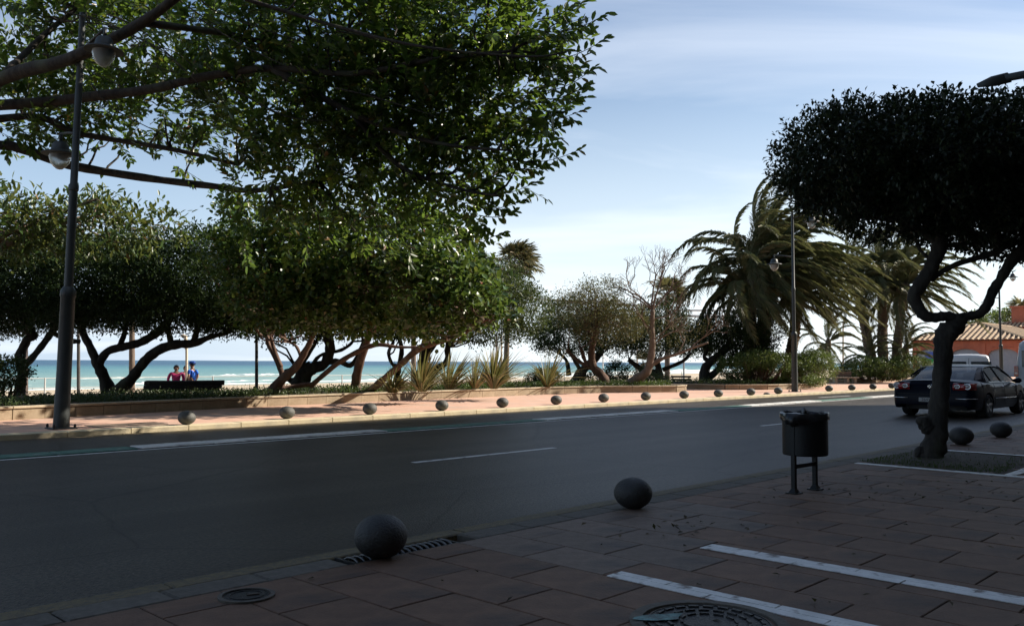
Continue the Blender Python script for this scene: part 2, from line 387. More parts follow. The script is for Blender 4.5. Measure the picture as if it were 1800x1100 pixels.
# raised separator blocks of the cycle lane
sep = empty('lane_separator', W(0, 0), 0); sep['kind'] = 'structure'
base = MB().box((0, 0, .015), (.97, .42, .03), bev=.012)
wb = base.build('separator_block', M_wkerb, sep, k=True)
gb = MB().box((0, 0, .010), (.97, .42, .02), bev=.008).build('separator_block', M_grn, sep, k=True)
used = {}
segs = [(-22, u_of(-60, 12.1), 'g'), (u_of(-60, 12.1), u_of(240, 12.1), 'g'), (u_of(243, 12.1), u_of(672, 12.1), 'w'), (u_of(672, 12.1), u_of(948, 12.1), 'g'), (u_of(948, 12.1), u_of(1180, 12.1), 'w'),
        (u_of(1180, 12.1), u_of(1308, 12.1), 'g'), (u_of(1308, 12.1), u_of(1432, 12.1), 'w'), (u_of(1432, 12.1), u_of(1522, 12.1), 'g'), (u_of(1522, 12.1), 75, 'w')]
for a, c, t in segs:
    nn = max(1, round(c-a)); st = (c-a)/nn
    for i in range(nn):
        src = wb if t == 'w' else gb
        o = src if t not in used else linked(src, 'separator_block', sep)
        used[t] = 1
        o.location = W(a+(i+.5)*st, 12.10, 0.0); o.rotation_euler = (0, 0, ROADYAW); o.scale = (st/1.0, 1, 1)
# kerbs, stone by stone
k1 = tag(empty('near_kerb', W(0, 0)), kind='structure'); k2 = tag(empty('far_kerb', W(0, 0)), kind='structure')
kb = MB().box((0, 0, .0), (.492, .215, .24), bev=.012).build('kerb_stone', M_kerb, k1, k=True)
first = True
for i in range(-30, 110):
    u = i*.5+.16
    if 2.95 < u < 3.75: continue
    o = kb if first else linked(kb, 'kerb_stone', k1); first = False
    o.location = W(u, 4.16, -.02+rnd.uniform(-.003, .003)); o.rotation_euler = (0, 0, ROADYAW+rnd.uniform(-.006, .006))
kb = MB().box((0, 0, 0), (.985, .34, .24), bev=.012).build('kerb_stone', M_kerb2, k2, k=True)
first = True
for i in range(-18, 90):
    o = kb if first else linked(kb, 'kerb_stone', k2); first = False
    o.location = W(i+.5, 14.79, -.018); o.rotation_euler = (0, 0, ROADYAW)
ke = MB().box((0, 0, -.02), (1.99, .15, .234), bev=.010).build('kerb_edge', M_yel, k1, k=True)
for i in range(-14, 40):
    o = ke if i == -14 else linked(ke, 'kerb_edge', k1)
    o.location = W(i*2+1, 4.350, -.003); o.rotation_euler = (0, 0, ROADYAW)
# near pavement: base and tiles
pave = MB()
for a, c, d, e in ((-60, 120, -3.2, 4.05),):
    pave.add([W(a, d, .090), W(c, d, .090), W(c, e, .090), W(a, e, .090)], [(0, 1, 2, 3)])
pavement = tag(pave.build('near_pavement', M_joint), kind='structure')
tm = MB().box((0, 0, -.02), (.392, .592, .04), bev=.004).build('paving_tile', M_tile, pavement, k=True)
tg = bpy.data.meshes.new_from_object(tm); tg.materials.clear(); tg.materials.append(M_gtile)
cells = []
for i in range(-70, 140):
    u = 2.72+i*.4
    off = .3 if i % 2 else 0
    for j in range(-6, 8):
        n = 3.50-.3+off-j*.6+.3
        if -3.0 < n-.3 and n-.3 < 3.97: cells.append((u, n))
def tile_clip(n): return n+.3 > 4.05
vis = []
for u, n in cells:
    p = W(u, n, .1)
    d = p-Vector((0, 0, CAMZ)); zc = d.dot(f_)
    ok = zc > 1 and abs(d.dot(cR)/zc) < .66 and abs(d.dot(cU)/zc) < .43
    vis.append((0 if ok else 1, zc if ok else abs(zc)+p.length, u, n))
vis.sort()
PIT = (9.95, 12.0, 2.55, 4.05)       # tree pit u0,u1,n0,n1
def in_pit(u, n, e=.12): return PIT[0]-e < u < PIT[1]+e and PIT[2]-.0 < n < PIT[3]+.3
def in_manhole(u, n): return math.hypot((u-3.32), (n-2.02)) < .0
count = 0; restV = MB(); first = True
for bad, zc, u, n in vis:
    if in_pit(u, n, .0): continue
    lo, hi = n-.3, min(n+.3, 4.05)
    if hi-lo < .08: continue
    grey = (3.55 < u < 5.95 and n > 3.0) or (3.55 < u < 4.6 and n > 2.6)
    sc = (hi-lo)/.6; cn = (lo+hi)/2; dz = rnd.uniform(-.0014, .0012)
    if not bad and count < 295:
        if first and not grey: o = tm; first = False
        else: o = linked(tg if grey else tm.data, 'paving_tile', pavement)
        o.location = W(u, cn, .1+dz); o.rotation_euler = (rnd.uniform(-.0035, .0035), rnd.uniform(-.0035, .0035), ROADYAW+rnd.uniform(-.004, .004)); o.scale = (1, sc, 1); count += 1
    elif -14 < u < 60:
        c = [W(u+a*.195, cn+b_*(hi-lo-.012)/2, zz) for zz in (.08, .1+dz) for a, b_ in ((-1, -1), (1, -1), (1, 1), (-1, 1))]
        restV.add(c, [(4, 5, 6, 7), (0, 1, 5, 4), (1, 2, 6, 5), (2, 3, 7, 6), (3, 0, 4, 7)])
o = restV.build('paving_tiles', M_tile, pavement); o['kind'] = 'stuff'
# far pavement
fp = MB()
for u in range(-60, 160, 10):
    fp.add([W(u, 14.965, .098), W(u+10, 14.965, .098), W(u+10, 25.2, .098), W(u, 25.2, .098)], [(0, 1, 2, 3)])
    fp.add([W(u, 25.2, .098), W(u+10, 25.2, .098), W(u+10, 25.2, -.4), W(u, 25.2, -.4)], [(0, 1, 2, 3)])
tag(fp.build('far_pavement', M_red), kind='structure')
# white bay lines painted over the tiles, broken at the joints
def stripe(name, u0, u1, n0, n1, label=None):
    root = empty(name, W((u0+u1)/2, (n0+n1)/2, .1)); root['kind'] = 'structure'
    inv = W((u0+u1)/2, (n0+n1)/2, .1)
    long_n = abs(n1-n0) > abs(u1-u0); first_ = None
    a, c = (n0, n1) if long_n else (u0, u1)
    for r in range(2):
        x = a-(.25 if r else 0) if a < c else a
        mid = (u0+u1)/2 if long_n else (n0+n1)/2
        s0, s1 = ((u0, mid-.003) if r == 0 else (mid+.003, u1)) if long_n else ((n0, mid-.003) if r == 0 else (mid+.003, n1))
        lo, hi = min(a, c), max(a, c); t = hi
        while t > lo+.02:
            e = max(lo, t-(.6 if t != hi or r == 0 else .33))
            q = [(s0, e+.004), (s1, e+.004), (s1, t-.004), (s0, t-.004)]
            jit = lambda: rnd.uniform(-.0035, .0035)
            pts = [(W(p[0]+jit(), p[1]+jit(), .1065) if long_n else W(p[1]+jit(), p[0]+jit(), .1065))-inv for p in q]
            pts2 = [p-Vector((0, 0, .005)) for p in pts]
            bb = MB().add(pts+pts2, [(0, 1, 2, 3), (0, 4, 5, 1), (1, 5, 6, 2), (2, 6, 7, 3), (3, 7, 4, 0)])
            bb.build('painted_strip', M_wht, root); t = e
    return root
stripe('parking_line', 3.70, 3.84, -2.4, 2.86)
stripe('parking_line', 4.66, 4.81, -2.4, 2.88)
stripe('parking_line', 9.80, 9.90, -2.4, 4.02)
stripe('parking_line', 12.1, 12.2, -2.4, 3.98)
stripe('parking_line', 9.92, 12.08, 2.42, 2.52)
# tree pit with soil and grass
M_soil = mat('dark_soil', (.035, .027, .02), (.07, .055, .04), 12, .95, .6, 30)
M_grass = leafmat('grass_blade', [(0, (.02, .04, .012)), (.6, (.03, .06, .015)), (1, (.07, .07, .03))], .6, .3)
b = MB(); nu, nn_ = 14, 10
g = [[W(PIT[0]+(PIT[1]-PIT[0])*i/nu, PIT[2]+(PIT[3]-PIT[2])*j/nn_, .10+.035*math.sin(math.pi*i/nu)*math.sin(math.pi*j/nn_)+rnd.uniform(-.008, .008)) for j in range(nn_+1)] for i in range(nu+1)]
vs = [p for row in g for p in row]
b.add(vs, [(i*(nn_+1)+j, (i+1)*(nn_+1)+j, (i+1)*(nn_+1)+j+1, i*(nn_+1)+j+1) for i in range(nu) for j in range(nn_)])
tag(b.build('tree_pit_soil', M_soil, smooth=True), kind='structure')
n = 1500; uu = PIT[0]+(PIT[1]-PIT[0])*np.clip(rng.beta(1, 2.6, n), .01, .99); nn2 = rng.uniform(PIT[2]+.03, PIT[3]-.02, n)
P = np.array([tuple(W(a, c, .10)) for a, c in zip(uu, nn2)])
V, F = leaf_arrays(P, rvec(n)*.5+np.array([[0, 0, 1.]]), rvec(n), rng.uniform(.02, .06, n), np.full(n, .010))
tag(npmesh('grass', V, F, M_grass), 'short grass growing round the foot of the pruned pavement tree', 'grass', kind='stuff')

# manhole covers
def manhole(name, c, r, label, big):
    root = empty(name, c, .4, label, 'manhole cover')
    MB().lathe([(r*1.28, -.015), (r*1.28, .006), (r*1.08, .008), (r*1.07, -.01)], 40, cap=False).build('concrete_collar', M_kerb, root, k=True)
    pl = MB().lathe([(r, -.012), (r, .004), (r*.97, .006), (r*.965, .002), (.001, .002)], 40, cap=False).build('lid', M_iron, root, k=True)
    if big:
        mb = MB()
        for k in range(3):
            rr = r*(.9-.22*k); nseg = int(22-5*k)
            for i in range(nseg):
                a0 = 2*math.pi*i/nseg+.2*k; a1 = a0+2*math.pi/nseg*.72
                q = [(math.cos(a)*rr*s_, math.sin(a)*rr*s_) for a in (a0, (a0+a1)/2, a1) for s_ in (1, .93)]
                top = [(x, y, .011) for x, y in q]; bot = [(x, y, .002) for x, y in q]
                mb.add(top+bot, [(0, 2, 3, 1), (2, 4, 5, 3), (0, 6, 8, 2), (2, 8, 10, 4), (1, 3, 9, 7), (3, 5, 11, 9), (0, 1, 7, 6), (4, 10, 11, 5)])
        mb.build('raised_tread', M_iron, root, k=True)
        mt = mat('turquoise_paint_splash', (.10, .26, .25), (.04, .09, .09), 18, .6, .2, lo=.4, hi=.6)
        mb = MB(); pts = [(-.17+.11*math.cos(t)*(1+.3*math.sin(3*t)), .12+.055*math.sin(t)*(1+.35*math.cos(2*t+1)), .0125) for t in np.linspace(0, 2*math.pi, 18, endpoint=False)]
        mb.add(pts, [tuple(range(18))]).build('paint_splash', mt, root, k=True)
    else:
        MB().lathe([(r*.8, .002), (r*.8, .006), (r*.72, .006), (r*.72, .002)], 30, cap=False).build('raised_ring', M_iron, root, k=True)
        MB().box((.03, 0, .005), (.06, .03, .008)).build('lift_slot', M_soil, root, k=True)
manhole('manhole_cover', W(3.36, 2.03, .106), .27, 'round cast iron manhole cover with turquoise paint beside the long white bay line', True)
manhole('valve_cover', W(2.16, 3.86, .106), .105, 'small round iron cover set in the tiles close to the near kerb', False)
# kerb drain with curved bars
gr = empty('kerb_drain', W(3.35, 4.16, 0), ROADYAW, 'iron kerb drain with curved bars behind the nearest stone ball', 'drain')
MB().box((0, -.02, .01), (.80, .20, .02)).build('sump', mat('drain_dark', (.01, .01, .01)), gr, k=True)
fr = MB(); fr.box((-.395, 0, .03), (.02, .21, .13)); fr.box((.395, 0, .03), (.02, .21, .13)); fr.box((0, -.105, .04), (.80, .02, .115)); fr.build('frame', M_iron, gr, k=True)
arc = [(.0, .10*math.cos(t)-.0, .015+.092*math.sin(t)) for t in np.linspace(0, math.pi, 9)]
bar = MB().tube(arc, .0085, 6).build('bar', mat('worn_steel_bar', (.16, .155, .15), (.07, .065, .06), 30, .45, .2, metal=.7), gr, k=True)
for i in range(16):
    x = (-.36+.048*i)*K
    if i == 0: bar.location = (x, 0, 0)
    else: linked(bar, 'bar', gr, (x, 0, 0))
# access hatch and fallen leaves on the far side
hb = empty('access_hatch', W(u_of(228, 15.5), 15.5, .102), ROADYAW, 'rectangular rusty cover in the far pink pavement right of the street lamp', 'hatch')
MB().box((0, 0, .002), (1.15, .55, .010), bev=.003).build('lid', mat('rusty_hatch', (.13, .09, .065), (.2, .15, .11), 8, .8, .3), hb, k=True)
MB().box((0, .29, .001), (1.22, .04, .012)).box((0, -.29, .001), (1.22, .04, .012)).box((.6, 0, .001), (.04, .54, .012)).box((-.6, 0, .001), (.04, .54, .012)).build('frame', M_kerb, hb, k=True)
M_litter = leafmat('fallen_leaf', [(0, (.03, .02, .012)), (.5, (.055, .035, .02)), (1, (.11, .07, .03))], .8, .1)
n = 420; uu = rng.uniform(2.5, 20, n); nn2 = rng.uniform(-1.2, 4.0, n)
for c in ((8.3, 2.3, .5), (7.6, 3.2, .4), (9, 1.6, .5), (5.2, 3.3, .25), (12.5, 2.0, .6)):
    k_ = 28; i0 = rng.integers(0, n-k_); uu[i0:i0+k_] = rng.normal(c[0], c[2], k_); nn2[i0:i0+k_] = np.clip(rng.normal(c[1], c[2], k_), -3, 4.0)
P = np.array([tuple(W(a, c, .107)) for a, c in zip(uu, nn2)]); D = rvec(n); D[:, 2] = np.abs(D[:, 2])*.35
V, F = leaf_arrays(P, D, np.tile([[0, 0, 1.]], (n, 1))+rvec(n)*.3, rng.uniform(.03, .075, n), rng.uniform(.015, .035, n))
V[:, 2] = np.maximum(V[:, 2], .1045)
tag(npmesh('leaf_litter', V, F, M_litter), 'scattered dry brown leaves lying on the shaded near pavement', 'leaf litter', kind='stuff')

# ------------------------------------------------------------------ sea
def sea_material():
    mt, t, b = _mat('sea_water'); N = t.nodes.new; L = t.links.new
    tc = N('ShaderNodeTexCoord'); mp = N('ShaderNodeMapping'); mp.inputs['Rotation'].default_value = (0, 0, -ROADYAW); L(tc.outputs['Object'], mp.inputs[0])
    sp = N('ShaderNodeSeparateXYZ'); L(mp.outputs[0], sp.inputs[0])
    mr = N('ShaderNodeMapRange'); mr.inputs[1].default_value = 130*1.0; mr.inputs[2].default_value = 900; L(sp.outputs['Y'], mr.inputs[0])
    nz = N('ShaderNodeTexNoise'); nz.inputs['Scale'].default_value = .012; nz.inputs['Detail'].default_value = 5
    m2 = N('ShaderNodeMapping'); m2.inputs['Scale'].default_value = (.35, 1.4, 1); L(mp.outputs[0], m2.inputs[0]); L(m2.outputs[0], nz.inputs['Vector'])
    a = N('ShaderNodeMath'); a.operation = 'MULTIPLY_ADD'; L(nz.outputs['Fac'], a.inputs[0]); a.inputs[1].default_value = .45; 
    s_ = N('ShaderNodeMath'); s_.operation = 'SUBTRACT'; L(mr.outputs[0], s_.inputs[0]); s_.inputs[1].default_value = .22; L(s_.outputs[0], a.inputs[2])
    r = N('ShaderNodeValToRGB'); e = r.color_ramp.elements
    e[0].position = 0; e[0].color = (.30, .41, .36, 1); e[1].position = 1; e[1].color = (.035, .10, .17, 1)
    q = e.new(.18); q.color = (.16, .30, .29, 1); q = e.new(.5); q.color = (.08, .22, .25, 1)
    L(a.outputs[0], r.inputs[0])
    # foam: long thin whitecaps
    fz = N('ShaderNodeTexNoise'); fz.inputs['Scale'].default_value = .11; fz.inputs['Detail'].default_value = 7; fz.inputs['Roughness'].default_value = .62
    m3 = N('ShaderNodeMapping'); m3.inputs['Scale'].default_value = (.16, 1.0, 1); L(mp.outputs[0], m3.inputs[0]); L(m3.outputs[0], fz.inputs['Vector'])
    th = N('ShaderNodeMapRange'); th.inputs[1].default_value = .71; th.inputs[2].default_value = .78; L(fz.outputs['Fac'], th.inputs[0])
    mx = N('ShaderNodeMixRGB'); mx.inputs[2].default_value = (.75, .78, .76, 1); L(th.outputs[0], mx.inputs[0]); L(r.outputs[0], mx.inputs[1])
    L(mx.outputs[0], b.inputs['Base Color']); b.inputs['Roughness'].default_value = .42; b.inputs['Specular IOR Level'].default_value = .3
    bn = N('ShaderNodeTexNoise'); bn.inputs['Scale'].default_value = .35; bn.inputs['Detail'].default_value = 8
    m4 = N('ShaderNodeMapping'); m4.inputs['Scale'].default_value = (.5, 1.3, 1); L(mp.outputs[0], m4.inputs[0]); L(m4.outputs[0], bn.inputs['Vector'])
    bp = N('ShaderNodeBump'); bp.inputs['Strength'].default_value = 1; bp.inputs['Distance'].default_value = 1.2; L(bn.outputs['Fac'], bp.inputs['Height']); L(bp.outputs[0], b.inputs['Normal'])
    return mt
M_sea = sea_material()
b = MB(); ul = [-4000, -1500, -500, -100]+list(range(-60, 420, 40))+[600, 1200, 3000, 9000]
for u0, u1 in zip(ul[:-1], ul[1:]):
    for o0, o1 in ((-.5, 20), (20, 60), (60, 160), (160, 400), (400, 1200), (1200, 4000), (4000, 30000)):
        pts = [W(u0, shore(u0)+o0, -3), W(u1, shore(u1)+o0, -3), W(u1, shore(u1)+o1, -3), W(u0, shore(u0)+o1, -3)]
        b.add(pts, [(0, 1, 2, 3)])
tag(b.build('sea', M_sea), kind='structure')
M_foam = mat('sea_foam', (.80, .82, .80), (.52, .63, .60), .9, .9, .5, 2, lo=.4, hi=.62, det=8)
def breaker(u0, u1, off, h, wd, seedv):
    mb = MB(); n = 60; rows = 7; rr = random.Random(seedv); ph = rr.random()*9
    for i in range(n+1):
        u = u0+(u1-u0)*i/n; env = max(0, math.sin(math.pi*i/n))**.6*(.65+.35*math.sin(i*.9+ph)*math.sin(i*.37+ph))
        c = shore(u)+off+1.2*math.sin(i*.23+ph)+.5*math.sin(i*.8)
        for j in range(rows):
            t = j/(rows-1); hh = math.sin(math.pi*t**.6)*h*env*(.8+.4*rr.random())
            mb.v.append(tuple(W(u, c+(t-.5)*wd*(.35+env), -3.02+hh))); mb.n += 1
    for i in range(n):
        for j in range(rows-1):
            a = i*rows+j; mb.f.append((a, a+rows, a+rows+1, a+1)); mb.mi.append(0)
    return tag(mb.build('breaking_wave', M_foam, smooth=True), kind='structure')
wv = [(-5, 70, 3, .22, 2.2), (55, 120, 9, .30, 1.8), (50, 66, 17, .5, 1.6), (67, 95, 22, .25, 1.6), (95, 150, 14, .5, 2.5), (20, 42, 24, .2, 1.2), (110, 190, 5, .5, 4), (150, 330, 10, 1.1, 6), (200, 460, 30, 1.2, 6), (60, 84, 60, .4, 2), (20, 30, 45, .3, 1.5), (100, 130, 75, .5, 2), (320, 520, 14, 1.2, 8), (10, 60, 1, .15, 2.5), (60, 300, 1.5, .2, 3)]
for i, a in enumerate(wv): breaker(*a, i)
def gp(px, py, z=0.1):
    d = ray(px, py); t = (z-CAMZ)/d.z; return Vector((d.x*t, d.y*t, z))
def zat(py, D, px=900): return at(px, py, D).z
# ------------------------------------------------------------------ planting beds
M_wall = mat('tan_stone_wall', (.26, .20, .13), (.36, .29, .20), 5, .9, .35, 40, c3=(.16, .12, .085), s3=1.2, f3=(.5, .75), objrand=.12)
M_cop = mat('pale_coping_stone', (.38, .31, .21), (.47, .39, .28), 6, .85, .3, 40, c3=(.26, .21, .15), s3=1.4, objrand=.08)
M_bed = mat('bed_soil', (.06, .042, .028), (.11, .08, .055), 5, .95, .6, 22, c3=(.16, .11, .07), s3=3)
def poly_resample(pts, step):
    out = []; acc = 0
    for (a, b_), (c, d) in zip(pts[:-1], pts[1:]):
        Ls = math.hypot(c-a, d-b_); t = acc
        while t < Ls: out.append((a+(c-a)*t/Ls, b_+(d-b_)*t/Ls)); t += step
        acc = t-Ls
    return out
def planter(pts, back, h, label):
    """pts: front line in (u,n)"""
    P = poly_resample(pts, .62)
    root = empty('planter_wall', W(*P[len(P)//2], .1), 0, label, 'garden wall'); inv = W(*P[len(P)//2], .1)
    for a, c in zip(P[:-1], P[1:]):
        A, B_ = W(*a), W(*c); d = B_-A; yaw = math.atan2(d.y, d.x); m_ = (A+B_)/2-inv; m_.z = 0
        MB().box((0, 0, (h-.06)/2-.02), (d.length-.012, .20, h-.02), bev=.012).build('wall_block', M_wall, root, loc=m_).rotation_euler = (0, 0, yaw+rnd.uniform(-.01, .01))
        MB().box((0, 0, h-.015), (d.length-.006, .27, .06), bev=.014).build('coping_stone', M_cop, root, loc=m_).rotation_euler = (0, 0, yaw)
    # soil
    b = MB(); rows = 8
    for i, (u, n) in enumerate(P):
        for j in range(rows+1):
            t = j/rows; nn = n+.05+(back-n-.05)*t if n < back else n
            b.v.append(tuple(W(u, nn, .1+h*.75+.10*math.sin(math.pi*t)+rnd.uniform(-.03, .03)*(0 < t < 1)))); b.n += 1
    for i in range(len(P)-1):
        for j in range(rows):
            a = i*(rows+1)+j; b.f.append((a, a+rows+1, a+rows+2, a+1)); b.mi.append(0)
    tag(b.build('planting_bed', M_bed, smooth=True), kind='structure')
    return P
PL1 = [(-14, 17.9), (0, 17.9), (5, 18.2), (10, 19.3), (14, 19.7), (19.4, 20.0), (23, 20.3), (25.5, 19.9), (27.2, 18.9), (28.5, 18.3), (29.3, 18.7), (29.7, 20), (29.8, 24.8)]
PL2 = [(31.6, 24.8), (31.8, 20.4), (32.4, 18.6), (34, 17.4), (37, 17.2), (40, 18.0), (43.5, 19.3), (45.3, 20.2), (45.6, 24.8)]
PL3 = [(48, 24.8), (48.2, 19.9), (55, 19.9), (66, 19.9), (74, 19.9), (74.5, 24.8)]
B1 = planter(PL1, 25.0, .30, 'long low tan stone wall of the planting bed under the left trees')
B2 = planter(PL2, 25.0, .26, 'low curved stone wall round the bed under the big date palm')
B3 = planter(PL3, 25.0, .24, 'far low stone wall beyond the pale bench, behind the dark car')

# ------------------------------------------------------------------ stone ball bollards
M_ball = mat('dark_grey_stone_ball', (.060, .060, .055), (.10, .10, .092), 9, .62, .35, 90, c3=(.045, .045, .043), s3=3, det=8)
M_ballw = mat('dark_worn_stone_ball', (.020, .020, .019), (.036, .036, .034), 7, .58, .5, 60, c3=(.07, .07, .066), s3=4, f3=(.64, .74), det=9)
def ball_mesh(m, seed):
    prof = [(.001, .285)]; 
    bm = MB(); o = []
    nlat, nlon = 18, 30
    for i in range(nlat+1):
        th = math.pi*i/nlat*.90
        for k in range(nlon):
            ph = 2*math.pi*k/nlon; q = .155*(1+.012*math.sin(3*ph+seed)*math.sin(2*th+seed))
            bm.v.append((q*math.sin(th)*math.cos(ph), q*math.sin(th)*math.sin(ph), .150+q*math.cos(th))); bm.n += 1
    for i in range(nlat):
        for k in range(nlon):
            bm.f.append((i*nlon+k, (i+1)*nlon+k, (i+1)*nlon+(k+1) % nlon, i*nlon+(k+1) % nlon)); bm.mi.append(0)
    return bm
far_px = [332, 507, 652, 778, 884, 978, 1061, 1135, 1202, 1262, 1319, 1367, 1456, 1496, 1533, 1566]
far_lab = ['first stone ball right of the left street lamp, largest of the row across the road', 'stone ball across the road, second from the left street lamp',
 'stone ball on the pink pavement below the leaning reddish tree trunk', 'stone ball on the pink pavement in front of the leftmost spiky plant',
 'stone ball across the road straight below the tall fan palm', 'stone ball across the road below the single striped spiky plant', 'stone ball in front of the olive tree with twin trunk',
 'stone ball in front of the bare tree by the bed wall', 'stone ball at the rounded end of the first planting bed', 'stone ball across the road beside the gap between the two beds',
 'stone ball left of its neighbour by the middle street lamp, below the palm hedge', 'stone ball just left of the foot of the middle street lamp', 'first stone ball right of the middle street lamp, below the pale bench',
 'stone ball right of the pale bench, second after the middle lamp', 'last fully visible far stone ball left of the dark car', 'stone ball half hidden behind the left tail of the dark car']
bl = ball_mesh(M_ball, 1).build('stone_ball_bollard', M_ball, k=True, smooth=True)
for i, (px, lb) in enumerate(zip(far_px, far_lab)):
    o = bl if i == 0 else bl.copy()
    if i: C.objects.link(o)
    n = [14.85, 15.0, 15.0, 15.05, 15.1, 15.15, 15.15, 15.05, 15, 14.9, 14.9, 14.85, 14.8, 14.75, 14.7, 14.7][i]
    u = u_of(px, n); o.location = W(u, n, .1); o.rotation_euler = (0, 0, rnd.uniform(0, 6))
    tag(o, lb, 'bollard', 'stone balls along the kerbs')
for i, (px, py, s, lb) in enumerate(((669, 979, 1.0, 'nearest dark stone ball beside the kerb drain'), (1113, 893, .97, 'chipped stone ball on the near kerb left of the litter bin'),
                                (1690, 781, 1.04, 'stone ball on the near pavement just right of the pruned tree trunk'), (1760, 768.5, 1.0, 'farther stone ball on the near pavement below the car front wheel'))):
    o = ball_mesh(M_ballw, i+3).build('stone_ball_bollard', M_ballw, k=True, smooth=True)
    p = gp(px, py, .1); o.location = p; o.scale = (s, s, s); o.rotation_euler = (0, 0, i*1.3)
    tag(o, lb, 'bollard', 'stone balls along the kerbs')
o = MB().lathe([(.12, -.01), (.125, .03), (.09, .07), (.03, .085), (.001, .086)], 12, cap=False).build('broken_bollard_stump', M_ball, k=True, smooth=True, loc=gp(1348, 693, .1))
tag(o, 'low broken stump between the stone balls left of the middle street lamp', 'bollard stump')

# ------------------------------------------------------------------ street lamps
M_pole = mat('dark_green_grey_paint', (.035, .042, .042), (.05, .058, .057), 8, .5, .2, 60, metal=.2, c3=(.09, .095, .09), s3=3, f3=(.6, .8), stretch=(1, 1, .4))
M_glass = bpy.data.materials.new('frosted_lamp_glass'); M_glass.use_nodes = True
g_ = M_glass.node_tree.nodes['Principled BSDF']; g_.inputs['Base Color'].default_value = (.62, .66, .66, 1); g_.inputs['Roughness'].default_value = .25; g_.inputs['Transmission Weight'].default_value = .55; g_.inputs['IOR'].default_value = 1.1
def lamp(px, n, label, hs, H=8.75, tilt=0, base_r=.115, arms=(.80, .80)):
    root = empty('street_lamp', W(u_of(px, n), n, .1), ROADYAW, label, 'street lamp', 'twin-arm street lamps along the seafront pavement')
    root.rotation_euler = (0, tilt, ROADYAW)
    p = MB().lathe([(base_r*1.12, 0), (base_r*1.06, .3), (base_r, 1.2), (base_r*.97, 2.68), (base_r*1.07, 2.70), (base_r*1.07, 2.82), (base_r*.72, 2.90)], 18)
    p.build('lower_post', M_pole, root, k=True, smooth=True, sharp=35)
    r2 = base_r*.62
    MB().lathe([(r2, 2.88), (r2*.96, 4.9), (r2*1.15, 4.92), (r2*1.15, 5.02), (r2*.85, 5.06), (r2*.72, H-.1), (r2*.75, H), (.001, H+.02)], 14, cap=False).build('upper_post', M_pole, root, k=True, smooth=True, sharp=35)
    MB().box((0, 0, .012), (base_r*3.4, base_r*3.4, .03), bev=.01).build('base_plate', M_pole, root, k=True)
    bo = MB().lathe([(.022, 0), (.022, .05), (.012, .075), (.001, .076)], 8, cap=False).build('bolt', M_iron, root, k=True)
    for i, (a, c) in enumerate(((1, 1), (1, -1), (-1, -1), (-1, 1))):
        o = bo if i == 0 else linked(bo, 'bolt', root); o.location = (a*base_r*1.4*K, c*base_r*1.4*K, .025)
    for side, z, al in ((-1, hs[0], arms[0]), (1, hs[1], arms[1])):
        arm = MB().tube([(0, side*.02, z), (0, side*al*.5, z+.10), (0, side*(al-.02), z+.16)], [.035, .03, .026], 8)
        arm.tube([(0, side*al, z+.19), (0, side*al, z-.02)], [.03, .03], 8)
        ar = arm.build('arm', M_pole, root, k=True, smooth=True)
        hd = MB().lathe([(.04, z), (.10, z-.02), (.13, z-.07), (.15, z-.20), (.20, z-.24), (.30, z-.275), (.305, z-.295), (.18, z-.30)], 22, c=(0, side*al, 0), cap=False).build('lamp_head', M_pole, root, k=True, smooth=True, sharp=40)
        MB().lathe([(.175, z-.295), (.178, z-.36), (.155, z-.46), (.11, z-.55), (.05, z-.61), (.001, z-.625)], 20, c=(0, side*al, 0), cap=False).build('glass_globe', M_glass, hd, k=True, smooth=True)
    return root
lamp(113, 15.35, 'tall dark street lamp on the left, in front of the big rubber tree', (7.85, 6.12), H=8.7, tilt=R(1.0), arms=(1.05, .75))
lamp(1396, 15.5, 'dark street lamp in front of the large date palm', (8.45, 6.55), H=8.7)
lamp(1759, 15.6, 'farthest street lamp, in front of the orange tile-roofed building', (8.45, 6.55), H=8.7)
# lamp on the near pavement whose arm enters at the top right
root = empty('roadside_floodlight', gp(1930, 905, .1), 0, 'dark flat lamp on an arm reaching in above the pruned tree', 'street lamp')
inv = root.location.copy(); Dn = inv.y/K
hz = at(1900, 108, Dn)-inv
MB().lathe([(.10, 0), (.085, 1.2), (.06, hz.z+.1), (.001, hz.z+.12)], 14, c=(0, 0, 0)).build('post', M_pole, root, smooth=True, sharp=40)
a0 = at(1925, 108, Dn)-inv; a1 = at(1765, 138, Dn)-inv; a2 = at(1718, 151, Dn)-inv
MB().tube([a0, a0.lerp(a1, .5), a1], [.045, .045, .04], 8, flat=.6).build('arm', M_pole, root, smooth=True)
MB().tube([a0+Vector((0, 0, -.25)), a0.lerp(a1, .35)+Vector((0, 0, -.03))], [.015, .012], 6).build('brace', M_pole, root, smooth=True)
MB().tube([a1+Vector((.05, 0, .01)), a1.lerp(a2, .4), a2], [.055, .055, .022], 10, flat=.35).build('lamp_head', M_pole, root, smooth=True)

# ------------------------------------------------------------------ litter bin
M_bin = mat('black_green_metal', (.006, .007, .007), (.010, .011, .011), 6, .5, .15, 40, metal=.3)
M_bag = mat('black_plastic_bag', (.008, .008, .009), (.014, .014, .015), 9, .28, .5, 14)
bp = (gp(1396, 867, .1)+gp(1433, 860, .1))/2
v = gp(1433, 860, .1)-gp(1396, 867, .1)
root = empty('litter_bin', bp, math.atan2(v.y, v.x), 'black drum litter bin on two posts with a bin bag folded over its rim', 'litter bin')
hw = v.length/2/K
for s in (-1, 1):
    MB().box((s*hw, 0, .42), (.036, .036, .84)).build('post', M_bin, root, k=True)
    MB().box((s*hw, 0, .006), (.12, .10, .012)).box((s*hw, 0, .03), (.09, .07, .05), taper=.45).build('foot_plate', M_bin, root, k=True)
MB().box((0, 0, .285), (hw*2, .025, .04)).build('crossbar', M_bin, root, k=True)
